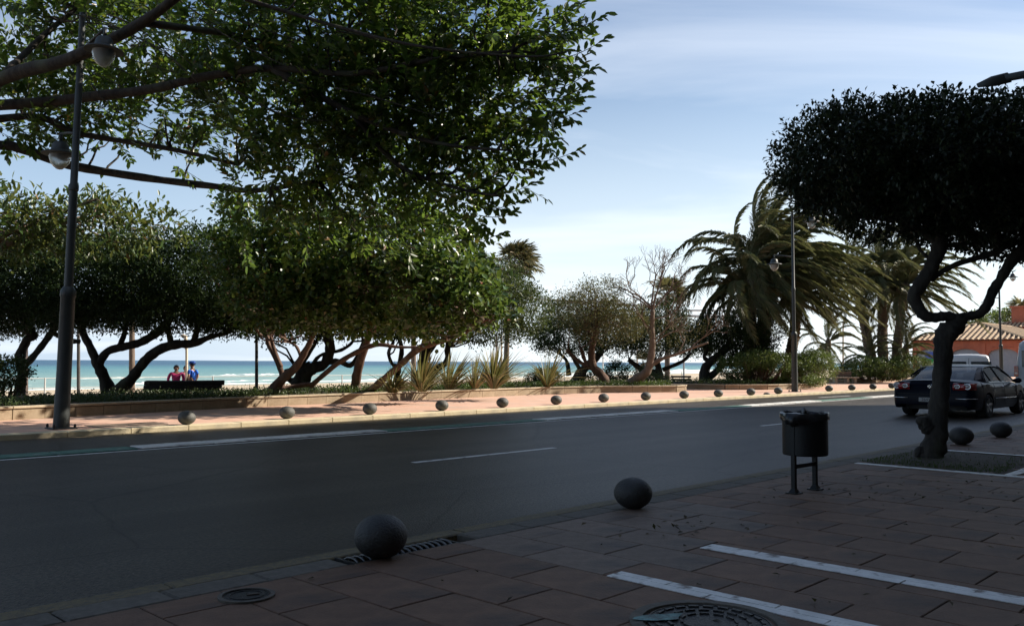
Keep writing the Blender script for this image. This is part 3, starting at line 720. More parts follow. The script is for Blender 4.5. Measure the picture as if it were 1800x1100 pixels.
rb_ = .195; z0 = .40; z1 = .84
prof = [(.001, z0), (rb_*.97, z0), (rb_, z0+.012), (rb_, z0+.05), (rb_*1.0, z1-.02), (rb_*1.03, z1-.015), (rb_*1.04, z1), (rb_*.98, z1), (rb_*.97, z0+.03), (.001, z0+.03)]
dm = MB().lathe(prof, 36, c=(0, -.01, 0), cap=False)
dm.build('drum', M_bin, root, k=True, smooth=True, sharp=30)
hole = mat('bin_perforation', (.005, .005, .005))
bg_ = MB(); nb = 40
for row, (rf, zf) in enumerate(((.93, -.10), (.98, .0), (1.02, .022), (1.075, .012), (1.085, -.03), (1.07, -.055))):
    for k in range(nb):
        th = 2*math.pi*k/nb; wv_ = (1+.03*math.sin(5*th+row)+.02*math.sin(11*th))
        drop = (-.05*max(0, math.cos(th-math.pi*1.02))**3 if row >= 4 else 0)
        ex = .06*max(0, math.cos(th-math.pi*1.0))**6 if row >= 3 else 0
        bg_.v.append((rb_*rf*wv_*math.cos(th)-ex*(1 if row != 5 else 0.6), -.01+rb_*rf*wv_*math.sin(th), z1+zf+drop+.008*math.sin(7*th+row*2))); bg_.n += 1
for i in range(5):
    for k in range(nb): bg_.f.append((i*nb+k, i*nb+(k+1) % nb, (i+1)*nb+(k+1) % nb, (i+1)*nb+k)); bg_.mi.append(0)
bg_.build('bin_bag', M_bag, root, k=True, smooth=True)
kn = MB().tube([(-.21, -.02, z1-.01), (-.235, -.03, z1-.04), (-.24, -.03, z1-.09), (-.23, -.02, z1-.12)], [.035, .05, .04, .012], 9)
kn.tube([(-.22, -.03, z1-.06), (-.27, -.05, z1-.055)], [.02, .006], 6)
kn.build('bag_knot', M_bag, root, k=True, smooth=True)
MB().tube([(-.10, -.05, z1+.0), (-.055, -.03, z1+.055), (-.02, -.02, z1+.03), (.04, .0, z1+.012), (.1, .03, z1)], [.01, .02, .017, .01, .006], 7).build('rubbish', mat('grey_crumpled_wrapper', (.10, .10, .10), (.2, .2, .2), 20, .5), root, k=True, smooth=True)

# ------------------------------------------------------------------ benches
M_bwood = mat('dark_bench_wood', (.022, .018, .014), (.04, .032, .025), 12, .7, .3, 40, stretch=(1, 6, 6))
M_bstone = mat('pale_bench_stone', (.30, .26, .20), (.38, .33, .26), 7, .85, .3, 40, c3=(.2, .17, .13), s3=2)
D0 = 27.0; pL, pR = at(252, 690, D0), at(392, 690, D0); 
rt = empty('park_bench', Vector(((pL.x+pR.x)/2, pL.y, .0)), R(3), 'long dark curved-back bench in front of the three strollers', 'bench')
hw = (pR.x-pL.x)/2; zt = zat(667, D0, 320); zs = zat(681, D0, 320)
for i, (z, y, ex) in enumerate(((zt-.13, .10, .10), (zt-.27, .06, .02), (zt-.40, .02, -.06))):
    pts = [(-hw*.98, y+.10, z-.02), (-hw*.9, y+.02, z+.0), (-hw*.3, y-.03, z), (hw*.4, y, z+.01), (hw*.92+ex, y+.04, z+.02)]
    o_, q_ = smooth_path([(Vector(p), .065) for p in pts], 4)
    MB().tube(o_, [.098]*len(o_), 6, flat=.6).build('back_slat', M_bwood, rt)
for i, y in enumerate((-.12, -.26, -.40)):
    MB().box((-.05, y, zs-.26), (hw*1.90, .135, .16), bev=.02).build('seat_slat', M_bwood, rt)
for x in (-hw*.86, -hw*.3, hw*.25, hw*.72):
    MB().box((x, -.12, (zs-.25)/2-.1), (.20, .55, zs-.25+.2), taper=.85, bev=.02).build('leg', M_bwood, rt)
    MB().tube([(x, .0, zs-.25), (x, .07, zt-.08)], [.06, .045], 6, flat=.5).build('back_support', M_bwood, rt)
def simple_bench(name, pxa, pxb, D, ytop, yseat, ybase, m, label, stone=False):
    A, B_ = at(pxa, ybase, D), at(pxb, ybase, D); cx_ = (A.x+B_.x)/2; zb = zat(ybase, D, pxa); zt_ = zat(ytop, D, pxa); zs_ = zat(yseat, D, pxa); hw = (B_.x-A.x)/2
    rt = empty(name, (cx_, A.y, zb), 0, label, 'bench')
    H = zt_-zb; S = zs_-zb
    if stone:
        MB().box((0, 0, S-.05), (hw*2, .55, .09), bev=.015).build('seat', m, rt)
        for x in (-hw*.82, -.0+hw*.12, hw*.72): MB().box((x, 0, (S-.1)/2), (.16 if x > -hw*.5 else .16, .46, S-.1), bev=.015).build('leg', m, rt)
        MB().box((-hw*.18, .24, S+(H-S)/2), (hw*1.55, .10, H-S-.02), bev=.02).build('backrest', mat('weathered_bench_wood', (.11, .08, .06), (.17, .13, .10), 9, .85, .3, stretch=(1, 5, 5)), rt)
    else:
        for z in (H-.07, H-.26): MB().box((0, .16, z), (hw*2, .05, .13), bev=.01).build('back_slat', m, rt)
        for y in (-.18, -.04, .10): MB().box((0, y, S), (hw*2, .11, .04), bev=.008).build('seat_slat', m, rt)
        for x in (-hw*.8, hw*.8):
            MB().box((x, .0, S/2), (.07, .42, S)).build('leg', m, rt)
            MB().box((x, .20, H/2), (.07, .05, H-.04)).build('back_support', m, rt)
    return rt
simple_bench('park_bench', 1180, 1216, 46, 660, 667, 676, M_bwood, 'small dark slatted bench right of the bare tree')
simple_bench('park_bench', 1464, 1508, 47.5, 652.5, 662, 674.5, M_bstone, 'pale stone bench right of the date palm hedge', True)

# ------------------------------------------------------------------ posts, palms poles, railing, beach frame
M_post1 = mat('pinkish_pole', (.42, .33, .28), (.5, .4, .34), 3, .7, .1)
M_post2 = mat('dark_pole', (.06, .055, .05), (.09, .085, .08), 6, .7)
M_post3 = mat('cream_painted_pole', (.62, .52, .38), (.7, .6, .46), 3, .6)
M_galv = mat('galvanised_pole', (.33, .34, .35), (.42, .43, .44), 4, .5, metal=.4)
def pole(name, px, ytop, ybase, D, wpx, m, label, cat='pole', top=None, lean=0, group=None, extra=None):
    b0 = at(px, ybase, D); t0 = at(px+lean, ytop, D); r = wpx*mpp(D)/2
    root = empty(name, b0, 0, label, cat, group); h = t0.z-b0.z; dx = t0.x-b0.x
    MB().tube([(0, 0, 0), (dx*.5, 0, h*.5), (dx, 0, h)], [r*1.08, r, r*.92], 12).build('shaft', m, root, smooth=True, sharp=40)
    MB().box((0, 0, .01), (r*3.5, r*3.5, .04), bev=.01).build('base_plate', m, root)
    if extra: extra(root, dx, h, r)
    return root
def shower(root, dx, h, r):
    MB().tube([(dx, 0, h-.6), (dx*1.1-.01, -.01, h-.25), (dx-.03, -.02, h-.04), (dx-.14, -.05, h+.03), (dx-.24, -.06, h-.03)], [r*1.1, r*1.5, r*1.4, r*1.0, r*.8], 9).build('shower_head', M_post3, root, smooth=True)
pole('beach_shower', 328, 590, 696, 31, 4.6, M_post3, 'cream beach shower post standing in front of the strollers', 'shower', extra=shower)
pole('beach_pole', 47, 585, 700, 31, 4.5, M_post1, 'thin pink-tan pole at the far left above the bed')
pole('beach_pole', 138, 560, 700, 29.5, 5.5, M_post2, 'dark pole right behind the left street lamp')
pole('beach_pole', 451, 585, 695, 30, 5.6, M_post2, 'single dark square-looking pole between two groups of trunks')
pole('beach_pole', 755, 595, 680, 42, 4, M_post2, 'dark slim pole behind the spiky plants, left of the dark tree')
pole('beach_pole', 873, 590, 668, 46, 3.6, M_post1, 'leftmost of the thin poles beside the fan palm trunk')
pole('beach_pole', 881.5, 590, 668, 46.5, 3.4, M_post3, 'cream thin pole next to the fan palm trunk')
pole('beach_pole', 1202, 548, 672, 60, 3.2, M_galv, 'thin pale pole right of the second fan palm trunk')
pole('beach_pole', 1247, 545, 672, 60, 3.2, M_galv, 'thin pale pole behind the twisted dark tree under the palm')
pole('beach_pole', 1482, 565, 655, 62, 2.8, M_post3, 'thin cream pole rising behind the pale bench')
pole('beach_pole', 1120, 600, 668, 60, 2.6, M_post1, 'very thin pole seen between the olive tree and the bare tree')
fr = empty('beach_frame', at(1000, 640, 62), 0, 'white flat beam roof frame of a beach bar seen between the trees', 'frame'); inv = fr.location.copy()
M_white = mat('white_paint', (.72, .72, .70), (.64, .64, .62), 3, .6)
def beam(a, c, r):
    MB().tube([at(*a)-inv, at(*c)-inv], [r, r], 6, flat=.6).build('beam', M_white, fr)
beam((925, 524, 62), (1022, 531, 62), .12); beam((955, 535, 64), (1090, 528, 64), .10); beam((1022, 531, 62), (1180, 540, 62), .11)
beam((1180, 555, 62), (1330, 556, 62), .12); beam((1180, 545, 66), (1320, 546, 66), .10)
for px in (1060, 1160, 1325):
    MB().tube([at(px, 535, 63)-inv, at(px, 664, 63)-inv], [.06, .06], 8).build('frame_post', M_white, fr)
# beach railing
rl = empty('beach_railing', W(30, 37.8, -.4), ROADYAW, 'thin pale wire railing between promenade and beach', 'railing')
M_rail = mat('pale_railing_paint', (.55, .55, .52), (.48, .48, .46), 5, .6)
pst = MB().lathe([(.045, 0), (.04, 1.0), (.001, 1.03)], 8).build('railing_post', M_rail, rl)
for i in range(26):
    if i: linked(pst, 'railing_post', rl, ((i-10)*3.6*K, 0, 0))
pst.location = (-10*3.6*K, 0, 0)
for z in (.98, .5): MB().tube([(-10*3.6*K, 0, z), (15*3.6*K, 0, z)], [.022, .022], 6).build('rail', M_rail, rl)

# ------------------------------------------------------------------ orange building with tiled roof
M_or = mat('orange_render', (.40, .125, .07), (.48, .16, .09), 1.8, .9, .15, 30, c3=(.33, .11, .07), s3=.8)
M_shut = mat('grey_shutter', (.38, .40, .41), (.44, .46, .47), 4, .55, metal=.3)
M_plin = mat('stone_plinth', (.30, .26, .21), (.38, .33, .27), 4, .9, .3)
M_roofs = [mat('roof_tile_pale', (.56, .42, .27), (.44, .31, .19), 3, .85, .2, c3=(.25, .18, .12), s3=4), mat('roof_tile_channel', (.09, .055, .04), (.13, .08, .055), 3, .9, .2)]
def hip_building(name, u0, n0, wn, lu, ze, zr, label, arches=True, extra=None):
    """end wall faces -u (towards us); ridge along the road"""
    root = empty(name, W(u0, n0, .08), ROADYAW, label, 'building')
    ze -= .08; zr -= .08
    # local: x = u, y = n ; real metres, k=True
    wl = MB()
    for (a, c) in (((0, 0), (lu, 0)), ((lu, 0), (lu, wn)), ((lu, wn), (0, wn))):
        wl.add([(a[0], a[1], 0), (c[0], c[1], 0), (c[0], c[1], ze), (a[0], a[1], ze)], [(0, 1, 2, 3)])
    def arched(wb, along, total, cnt, half, zsp, put):
        step = total/cnt
        for i in range(cnt):
            c_ = step*(i+.5); N_ = 12; hw_ = half
            arc = [(c_+hw_*math.cos(math.pi*k/N_), zsp+hw_*.62*math.sin(math.pi*k/N_)) for k in range(N_+1)]
            l, r_2 = step*i, step*(i+1)
            # wall left/right of the opening and the spandrel
            wb.add([put(l, 0), put(c_-hw_, 0), put(c_-hw_, zsp), put(l, zsp)], [(0, 1, 2, 3)])
            wb.add([put(c_+hw_, 0), put(r_2, 0), put(r_2, zsp), put(c_+hw_, zsp)], [(0, 1, 2, 3)])
            wb.add([put(c_+hw_, zsp), put(r_2, zsp), put(r_2, ze)], [(0, 1, 2)]); wb.add([put(l, zsp), put(c_-hw_, zsp), put(l, ze)], [(0, 1, 2)])
            tops = [(r_2+(l-r_2)*k/N_, ze) for k in range(N_+1)]
            for k in range(N_):
                wb.add([put(*arc[k]), put(*tops[k]), put(*tops[k+1]), put(*arc[k+1])], [(0, 1, 2, 3)])
                wb.add([put(*arc[k]), put(*arc[k+1]), put(*arc[k+1], .22), put(*arc[k], .22)], [(0, 1, 2, 3)])
            for s in (-1, 1): wb.add([put(c_+s*hw_, 0), put(c_+s*hw_, zsp), put(c_+s*hw_, zsp, .22), put(c_+s*hw_, 0, .22)], [(0, 1, 2, 3)])
            yield c_, arc
    doors = []
    if arches:
        doors += [('u', a) for a in arched(wl, 'n', wn, 3, wn/3*.40, 2.3, lambda t, z, d=0: (0+d, t, z))]
    else: wl.add([(0, 0, 0), (0, wn, 0), (0, wn, ze), (0, 0, ze)], [(0, 1, 2, 3)])
    wl.build('wall', M_or, root, k=True)
    for i, (_, (c_, arc)) in enumerate(doors):
        sh = MB(); zmax = max(z for _, z in arc); nsl = 30; hw_ = wn/3*.40
        for k in range(nsl):
            za, zb = zmax*k/nsl, zmax*(k+1)/nsl
            def half(z): return hw_ if z <= 2.3 else hw_*math.sqrt(max(0, 1-((z-2.3)/(hw_*.62))**2))
            h1, h2 = half(za), half(zb)
            sh.add([(.16, c_-h1, za), (.16, c_+h1, za), (.20, c_+h2, zb), (.20, c_-h2, zb), ], [(0, 1, 2, 3)])
            sh.add([(.20, c_-h2, zb), (.20, c_+h2, zb), (.16, c_+h2, zb), (.16, c_-h2, zb)], [(0, 1, 2, 3)])
        s_o = sh.build('roller_shutter', M_shut, root, k=True)
        if i == 2:
            MB().box((.13, c_-.3, 2.35), (.03, 1.5, .75)).build('blue_panel', mat('blue_sign', (.08, .14, .50)), root, k=True)
            MB().box((.13, c_-.25, 1.7), (.03, 1.6, .5)).build('green_panel', mat('green_sign', (.05, .40, .10)), root, k=True)
        MB().box((-.03, c_, zmax+.12), (.06, hw_*1.3, .10), bev=.02).build('arch_moulding', M_or, root, k=True)
    MB().box((-.05, wn/2, ze-.18), (.08, wn+.1, .12)).build('eaves_band', M_or, root, k=True)
    for i in range(4): 
        MB().box((-.06, min(max(wn/3*i, .25), wn-.25), .45), (.12, .62, .9)).build('plinth', M_plin, root, k=True)
        MB().box((-.035, min(max(wn/3*i, .2), wn-.2), (ze-.3+.9)/2), (.07, .32, ze-.3-.9)).build('pilaster', M_or, root, k=True)
    # roof
    o_ = .45; A = (-o_, -o_, ze), (lu+o_, -o_, ze), (lu+o_, wn+o_, ze), (-o_, wn+o_, ze)
    rg0, rg1 = (wn/2, wn/2, zr), (lu-wn/2, wn/2, zr)
    rm = MB()
    # corrugated slopes: columns of barrel tiles running down the slope
    def slope(e0, e1, r0, r1, flip=False):
        e0, e1, r0, r1 = map(Vector, (e0, e1, r0, r1)); Lh = (e1-e0).length; cols = max(4, int(Lh/.44)); nrm = (e1-e0).cross(r0-e0).normalized()
        if nrm.z < 0: nrm = -nrm
        ed = (e1-e0).normalized(); t0 = (r0-e0).dot(ed)/Lh; t1 = (r1-e0).dot(ed)/Lh
        up = (r0-e0)-ed*((r0-e0).dot(ed))
        for c_ in range(cols):
            ta, tb = c_/cols, (c_+1)/cols; tm_ = (ta+tb)/2
            def reach(t): return min(1, (t/t0 if t0 > 1e-6 else 1), ((1-t)/(1-t1) if t1 < 1-1e-6 else 1))
            h = reach(tm_); nrow = max(1, int(h*up.length/.42))
            for rr in range(nrow):
                s0, s1 = h*rr/nrow, h*(rr+1)/nrow
                pr = []
                for s_, lift in ((s0, .045), (s1, .015)):
                    for k_, (q, hh) in enumerate(((0, 0), (.22, .0), (.30, .07), (.5, .13), (.70, .07), (.78, 0), (1, 0))):
                        pr.append(e0+ed*(Lh*(ta+(tb-ta)*q))+up*s_+nrm*(hh+lift))
                rm.cur = 0; rm.add(pr, [(i, i+1, i+8, i+7) for i in (1, 2, 3, 4)])
                rm.cur = 0; rm.add([pr[1], pr[2], pr[3], pr[4], pr[5]], [(0, 1, 2, 3, 4)])
                rm.cur = 1; rm.add([pr[0], pr[1], pr[8], pr[7], pr[5], pr[6], pr[13], pr[12]], [(0, 1, 2, 3), (4, 5, 6, 7)])
        rm.cur = 1; rm.add([e0-nrm*.03, e1-nrm*.03, r1-nrm*.03, r0-nrm*.03], [(0, 1, 2, 3)])
    slope(A[3], A[0], rg0, rg0); slope(A[0], A[1], rg0, rg1); slope(A[2], A[3], rg1, rg0); slope(A[1], A[2], rg1, rg1)
    rf = rm.build('roof', M_roofs, root, k=True); rf['kind'] = 'stuff'
    hp = MB()
    for a, c in ((A[0], rg0), (A[3], rg0), (A[1], rg1), (A[2], rg1), (rg0, rg1)):
        a, c = Vector(a)+Vector((0, 0, .08)), Vector(c)+Vector((0, 0, .10)); nn_ = max(2, int((c-a).length/.4))
        for i in range(nn_): hp.tube([a.lerp(c, i/nn_), a.lerp(c, (i+1.05)/nn_)], [.13, .10], 7)
    hp.build('ridge_tiles', M_roofs[0], root, k=True)['kind'] = 'stuff'
    return root
hip_building('arched_building', 85, 19.9, 9.2, 20, 4.10, 6.15, 'low orange building with grey arched shutters and pale barrel-tile roof')
b2 = hip_building('tiled_house', 115, 20, 10.4, 16, 6.8, 8.9, 'higher orange house with barrel-tile roof behind the arched building', arches=False)
MB().box((2.2, 7.2, 8.2), (1.6, 2.2, 3.2), bev=.05).box((2.2, 7.2, 9.8), (1.9, 2.5, .25)).build('chimney', M_or, b2, k=True)
# hill beyond the town keeps the horizon closed on the right
# ------------------------------------------------------------------ apartment block behind the viewer (casts the street's shade)
M_apt = mat('darkened_brown_render', (.20, .17, .14), (.24, .21, .17), .8, .9)  # wall colour darkened so the facade reflects and bounces less light
M_win = mat('dark_window_glass', (.03, .04, .05), rough=.08)
ap = empty('apartment_building', W(-6.7, -9, 0), ROADYAW, 'tall brown apartment block lining the near pavement behind the viewer', 'building')
MB().box((0, 0, 13.4), (108.4, 12, 26.8)).build('wall', M_apt, ap, k=True)
wn_ = MB().box((0, 0, 0), (1.8, .06, 1.6)).build('window', M_win, ap, k=True); first = True
bc = MB().box((0, 0, .08), (3.2, .9, .16)).box((0, .42, .6), (3.2, .05, .9)).build('balcony', M_apt, ap, k=True); fb = True
for fl in range(1, 9):
    for i in range(-11, 12):
        p = (i*4.3*K, 6.02*K, fl*3.0+1.7)
        if first: wn_.location = p; first = False
        else: linked(wn_, 'window', ap, p)
        if i % 2 == 0 and fl < 8:
            p = (i*4.3*K, 6.45*K, fl*3.0)
            if fb: bc.location = p; fb = False
            else: linked(bc, 'balcony', ap, p)
for i in range(-11, 12): linked(MB().box((0, 0, 0), (3.3, .06, 2.6)).build('shop_front', M_win, ap, k=True, loc=(i*4.3*K, 6.02*K, 1.4)), 'x', ap) if False else MB().box((0, 0, 0), (3.3, .06, 2.6)).build('shop_front', M_win, ap, k=True, loc=(i*4.3*K, 6.02*K, 1.4))

ap2 = empty('apartment_building', W(88, -10, 0), ROADYAW, 'unseen lower apartment block added farther down the near side of the street', 'building')  # out of view, added to darken what the car's side reflects
MB().box((0, 0, 7), (66, 13, 14)).build('wall', M_apt, ap2, k=True)
for fl in range(0, 4):
    for i in range(-7, 8): linked(wn_, 'window', ap2, (i*4.2*K, 6.52*K, fl*3.2+1.9))
# ------------------------------------------------------------------ vehicles
def carpaint(name, c, rough=.22, metal=.5):
    mt, t, b = _mat(name); b.inputs['Base Color'].default_value = (*c, 1); b.inputs['Metallic'].default_value = metal; b.inputs['Roughness'].default_value = rough
    b.inputs['Coat Weight'].default_value = 1; b.inputs['Coat Roughness'].default_value = .04; return mt
M_navy = carpaint('dark_navy_car_paint', (.004, .006, .014), .3, 0); M_navy.node_tree.nodes['Principled BSDF'].inputs['Coat Weight'].default_value = .03; M_navy.node_tree.nodes['Principled BSDF'].inputs['Specular IOR Level'].default_value = .07
M_vwhite = carpaint('white_van_paint', (.62, .63, .62), .35, 0)
M_glassc, t_, b_ = _mat('tinted_car_glass')
b_.inputs['Base Color'].default_value = (.015, .02, .024, 1); b_.inputs['Roughness'].default_value = .03; b_.inputs['Specular IOR Level'].default_value = .8
tr_ = t_.nodes.new('ShaderNodeBsdfTransparent'); tr_.inputs[0].default_value = (.55, .6, .6, 1); ms_ = t_.nodes.new('ShaderNodeMixShader'); ms_.inputs[0].default_value = .30
t_.links.new(b_.outputs[0], ms_.inputs[1]); t_.links.new(tr_.outputs[0], ms_.inputs[2]); t_.links.new(ms_.outputs[0], t_.nodes['Material Output'].inputs[0])
M_sglass = M_glassc.copy(); M_sglass.name = 'dark_side_glass'; [n for n in M_sglass.node_tree.nodes if n.type == 'MIX_SHADER'][0].inputs[0].default_value = .12; M_sglass.node_tree.nodes['Principled BSDF'].inputs['Specular IOR Level'].default_value = .06; M_sglass.node_tree.nodes['Principled BSDF'].inputs['IOR'].default_value = 1.12
M_rglass = M_glassc.copy(); M_rglass.name = 'rear_screen_glass'; [n for n in M_rglass.node_tree.nodes if n.type == 'MIX_SHADER'][0].inputs[0].default_value = .4; [n for n in M_rglass.node_tree.nodes if n.type == 'BSDF_TRANSPARENT'][0].inputs[0].default_value = (.8, .86, .9, 1); M_rglass.node_tree.nodes['Principled BSDF'].inputs['Base Color'].default_value = (.07, .085, .10, 1); M_rglass.node_tree.nodes['Principled BSDF'].inputs['Specular IOR Level'].default_value = 1.0
M_chrome = mat('chrome', (.7, .7, .7), rough=.18, metal=1)
M_tyre = mat('tyre_rubber', (.012, .012, .012), (.02, .02, .02), 30, .85)
M_alloy = mat('alloy_rim', (.35, .36, .37), rough=.35, metal=.8)
M_rlens = mat('red_tail_lens', (.32, .012, .01), rough=.12, coat=1)
M_clens = mat('clear_round_lens', (.45, .40, .40), rough=.15, coat=1)
M_plate = mat('number_plate', (.38, .38, .38), rough=.5)
M_blk = mat('black_trim', (.01, .01, .01), rough=.6)
M_seat = mat('dark_seat_fabric', (.03, .03, .032), rough=.9)
def wheel(root, x, y, side, r=.32, w=.215):
    wr = MB().lathe([(r*.66, -w/2), (r*.93, -w/2), (r, -w*.36), (r, w*.36), (r*.93, w/2), (r*.66, w/2), (r*.62, 0)], 28, axis='y', cap=False)
    wr.v = [(a, b, c) for a, b, c in wr.v]
    ty = wr.build('wheel', M_tyre, root, smooth=True, sharp=40, loc=(x*K, y*K, r)); ty.scale = (K, K, 1)
    rm = MB().lathe([(r*.66, side*w*.46), (r*.62, side*w*.30), (.06, side*w*.34)], 24, axis='y', cap=False)
    for k in range(5):
        a = 2*math.pi*k/5+.3
        rm.tube([(math.cos(a)*.04, side*w*.40, math.sin(a)*.04), (math.cos(a)*r*.63, side*w*.44, math.sin(a)*r*.63)], [.035, .045], 6, flat=.4)
    rm.lathe([(.001, side*w*.47), (.05, side*w*.46), (.06, side*w*.36)], 12, axis='y', cap=False)
    rm.build('rim', M_alloy, ty, smooth=True, sharp=40)
def loft(mb, secs, close=True):
    """secs: list of point rings of equal size"""
    n = len(secs[0]); o = mb.n
    for s in secs:
        for p in s: mb.v.append(tuple(p)); mb.n += 1
    for i in range(len(secs)-1):
        for k in range(n-1): mb.f.append((o+i*n+k, o+i*n+k+1, o+(i+1)*n+k+1, o+(i+1)*n+k)); mb.mi.append(mb.cur)
def interp(x, tab):
    for (a, va), (b, vb) in zip(tab[:-1], tab[1:]):
        if x <= b: 
            t = (x-a)/(b-a); t = max(0, min(1, t)); return va+(vb-va)*t
    return tab[-1][1]
def car():
    root = empty('parked_car', W(0, 0, 0), 0, 'dark navy blue saloon car driving away on the right behind the pruned tree', 'car')
    Lc = 4.77; rx, fx = 1.02, 3.73; hwid = .91; wr = .325
    top = [(0, .60), (.03, .80), (.06, .90), (.12, .985), (.30, 1.03), (.62, 1.045), (1.0, 1.02), (2.0, .985), (3.2, .975), (3.6, .96), (4.0, .90), (4.4, .81), (4.65, .70), (4.77, .50)]
    wid = [(0, .74), (.05, .82), (.15, .87), (.5, .90), (1.2, .91), (3.4, .91), (4.1, .885), (4.5, .80), (4.7, .66), (4.77, .55)]
    bot = [(0, .36), (.06, .27), (.3, .24), (4.4, .22), (4.7, .24), (4.77, .34)]
    xs = sorted(set([0, .03, .06, .12, .2, .3, .45, .62, 1.4+.2, 1.8, 2.2, 2.6, 3.0, 3.2, 4.3, 4.4, 4.5, 4.6, 4.7, 4.74, 4.77]+[round(c_+wr*1.16*math.cos(math.pi*k/12), 4) for c_ in (rx, fx) for k in range(13)]))
    secs = []
    for x in xs:
        zt_, w_, zb = interp(x, top), interp(x, wid), interp(x, bot); za = zb
        for c_ in (rx, fx):
            d = abs(x-c_)
            if d < wr*1.16: za = max(za, wr+math.sqrt(max(0, (wr*1.16)**2-d*d)))
        za = min(za, zt_-.12)
        zs = [za, za+(zt_-za)*.12, za+(zt_-za)*.42, za+(zt_-za)*.72, zt_-.06, zt_-.02]
        def ww(z):
            t = (z-.25)/(max(zt_, .6)-.25)
            return w_*(1-.05*(1-min(1, t/.35))**2-.035*max(0, t-.35)**1.2*1.5)
        half = [(w_-.22 if za > zb+.01 else w_*.9, za)]+[(ww(z)-(0.0 if i < 4 else .045*(i-3)**1.3), z) for i, z in enumerate(zs)]+[(w_*.72, zt_), (w_*.35, zt_+.018), (0, zt_+.024)]
        ring = [(x, -y, z) for y, z in half]+[(x, y, z) for y, z in half[::-1][1:]]
        secs.append(ring)
    mb = MB(); loft(mb, secs)
    n = len(secs[0]); mb.f.append(tuple(range(n))[::-1]); mb.mi.append(0); mb.f.append(tuple((len(secs)-1)*n+k for k in range(n))); mb.mi.append(0)
    mb.build('body', M_navy, root, k=True, smooth=True, sharp=50)
    MB().box((2.38, 0, .36), (4.2, 1.3, .28)).build('underbody', M_blk, root, k=True)
    # roof and cabin
    R0, R1 = 1.62, 2.75; zr = 1.455
    def rw(x): return .60 if x > 1.5 else .58
    roof = [(1.45, 1.40), (1.62, 1.435), (1.95, 1.462), (2.35, 1.468), (2.7, 1.445), (2.86, 1.415)]
    rs = []
    for x, z in roof:
        w_ = .575+.02*math.sin(math.pi*(x-1.4)/1.5)
        rs.append([(x, -w_-.035, z-.055), (x, -w_, z-.018), (x, -w_*.7, z+.004), (x, 0, z+.012), (x, w_*.7, z+.004), (x, w_, z-.018), (x, w_+.035, z-.055)])
    m2 = MB(); loft(m2, rs); m2.build('roof', M_navy, root, k=True, smooth=True)
    # rear screen, windscreen
    def pane(nm, pts, m, sub=1): MB().add(pts, [tuple(range(len(pts)))]).build(nm, m, root, k=True)
    def screen(nm, xb, zb, xt, zt_, wb, wt, bulge):
        mb = MB(); nn_ = 8; rings = []
        for i in range(5):
            t = i/4; w_ = wb+(wt-wb)*t; x = xb+(xt-xb)*t; z = zb+(zt_-zb)*t+.03*math.sin(math.pi*t)
            rings.append([(x+bulge*(1-(q/nn_*2-1)**2), w_*(q/nn_*2-1), z) for q in range(nn_+1)])
        loft(mb, rings); return mb.build(nm, M_rglass, root, k=True, smooth=True)
    screen('rear_window', .78, 1.035, 1.46, 1.39, .66, .56, -.09)
    screen('windscreen', 3.50, .965, 2.85, 1.405, .74, .58, .10)
    for s in (-1, 1):
        def sp(x, z):   # side glass surface: leans in with height
            return (x, s*(.835-(z-.97)*.50), z)
        ztop = lambda x: interp(x, [(1.0, 1.12), (1.25, 1.27), (1.55, 1.365), (2.1, 1.405), (2.6, 1.385), (2.9, 1.30), (3.2, 1.16), (3.45, 1.0)])
        zbt = lambda x: interp(x, [(1.0, 1.06), (1.3, 1.0), (3.45, .985)])
        def glass(nm, xa, xb):
            mb = MB(); rings = []
            for i in range(9):
                x = xa+(xb-xa)*i/8; a, c = zbt(x), max(ztop(x), zbt(x)+.01)
                rings.append([sp(x, a), sp(x, (a+c)/2), sp(x, c)])
            loft(mb, rings); return mb.build(nm, M_sglass, root, k=True, smooth=True)
        glass('side_window', 1.10, 1.46); glass('side_window', 1.50, 2.22); glass('side_window', 2.29, 3.38)
        # pillars and frame
        def strip(nm, pts, r, m, fl=.5): 
            return MB().tube([Vector(p)+Vector((0, s*.006, 0)) for p in pts], r, 6, flat=fl).build(nm, m, root, k=True, smooth=True)
        # C pillar panel
        cp = MB(); cp.add([(.72, s*.70, 1.03), (1.08, s*.845, .99), (1.10, s*(.80), 1.10), (1.30, s*.70, 1.27), (1.50, s*.635, 1.385), (1.44, s*.585, 1.40), (1.05, s*.63, 1.24)], [(0, 1, 2, 6), (6, 2, 3), (6, 3, 4, 5)]).build('rear_pillar', M_navy, root, k=True)
        strip('pillar', [sp(1.48, .98), sp(1.48, 1.35)], .022, M_blk); strip('pillar', [sp(2.255, .975), sp(2.255, 1.40)], .035, M_blk)
        strip('windscreen_pillar', [(3.46, s*.80, .985), (3.2, s*.74, 1.16), (2.9, s*.66, 1.34), (2.75, s*.62, 1.415)], .035, M_navy)
        strip('roof_rail', [(1.05, s*.79, 1.13), (1.28, s*.70, 1.29), (1.55, s*.645, 1.385), (2.1, s*.625, 1.425), (2.6, s*.625, 1.41), (2.9, s*.665, 1.335), (3.25, s*.75, 1.15)], .022, M_navy)
        strip('window_chrome', [(1.05, s*.838, 1.01), (1.3, s*.838, .985), (2.4, s*.842, .975), (3.42, s*.835, .975)], .010, M_chrome)
        strip('side_moulding', [(1.5, s*.912, .53), (2.3, s*.917, .52), (3.25, s*.912, .52)], .010, M_chrome)
        for x in (2.12, 3.05):
            strip('door_handle', [(x-.10, s*.905, .845), (x, s*.915, .852), (x+.06, s*.905, .85)], .018, M_chrome)
        for x in (1.47, 2.27, 3.33):
            MB().tube([(x, s*.9085, .34), (x, s*.9145, .60), (x, s*.897, .88), (x, s*.868, .955)], .0045, 5).build('door_gap', M_blk, root, k=True)
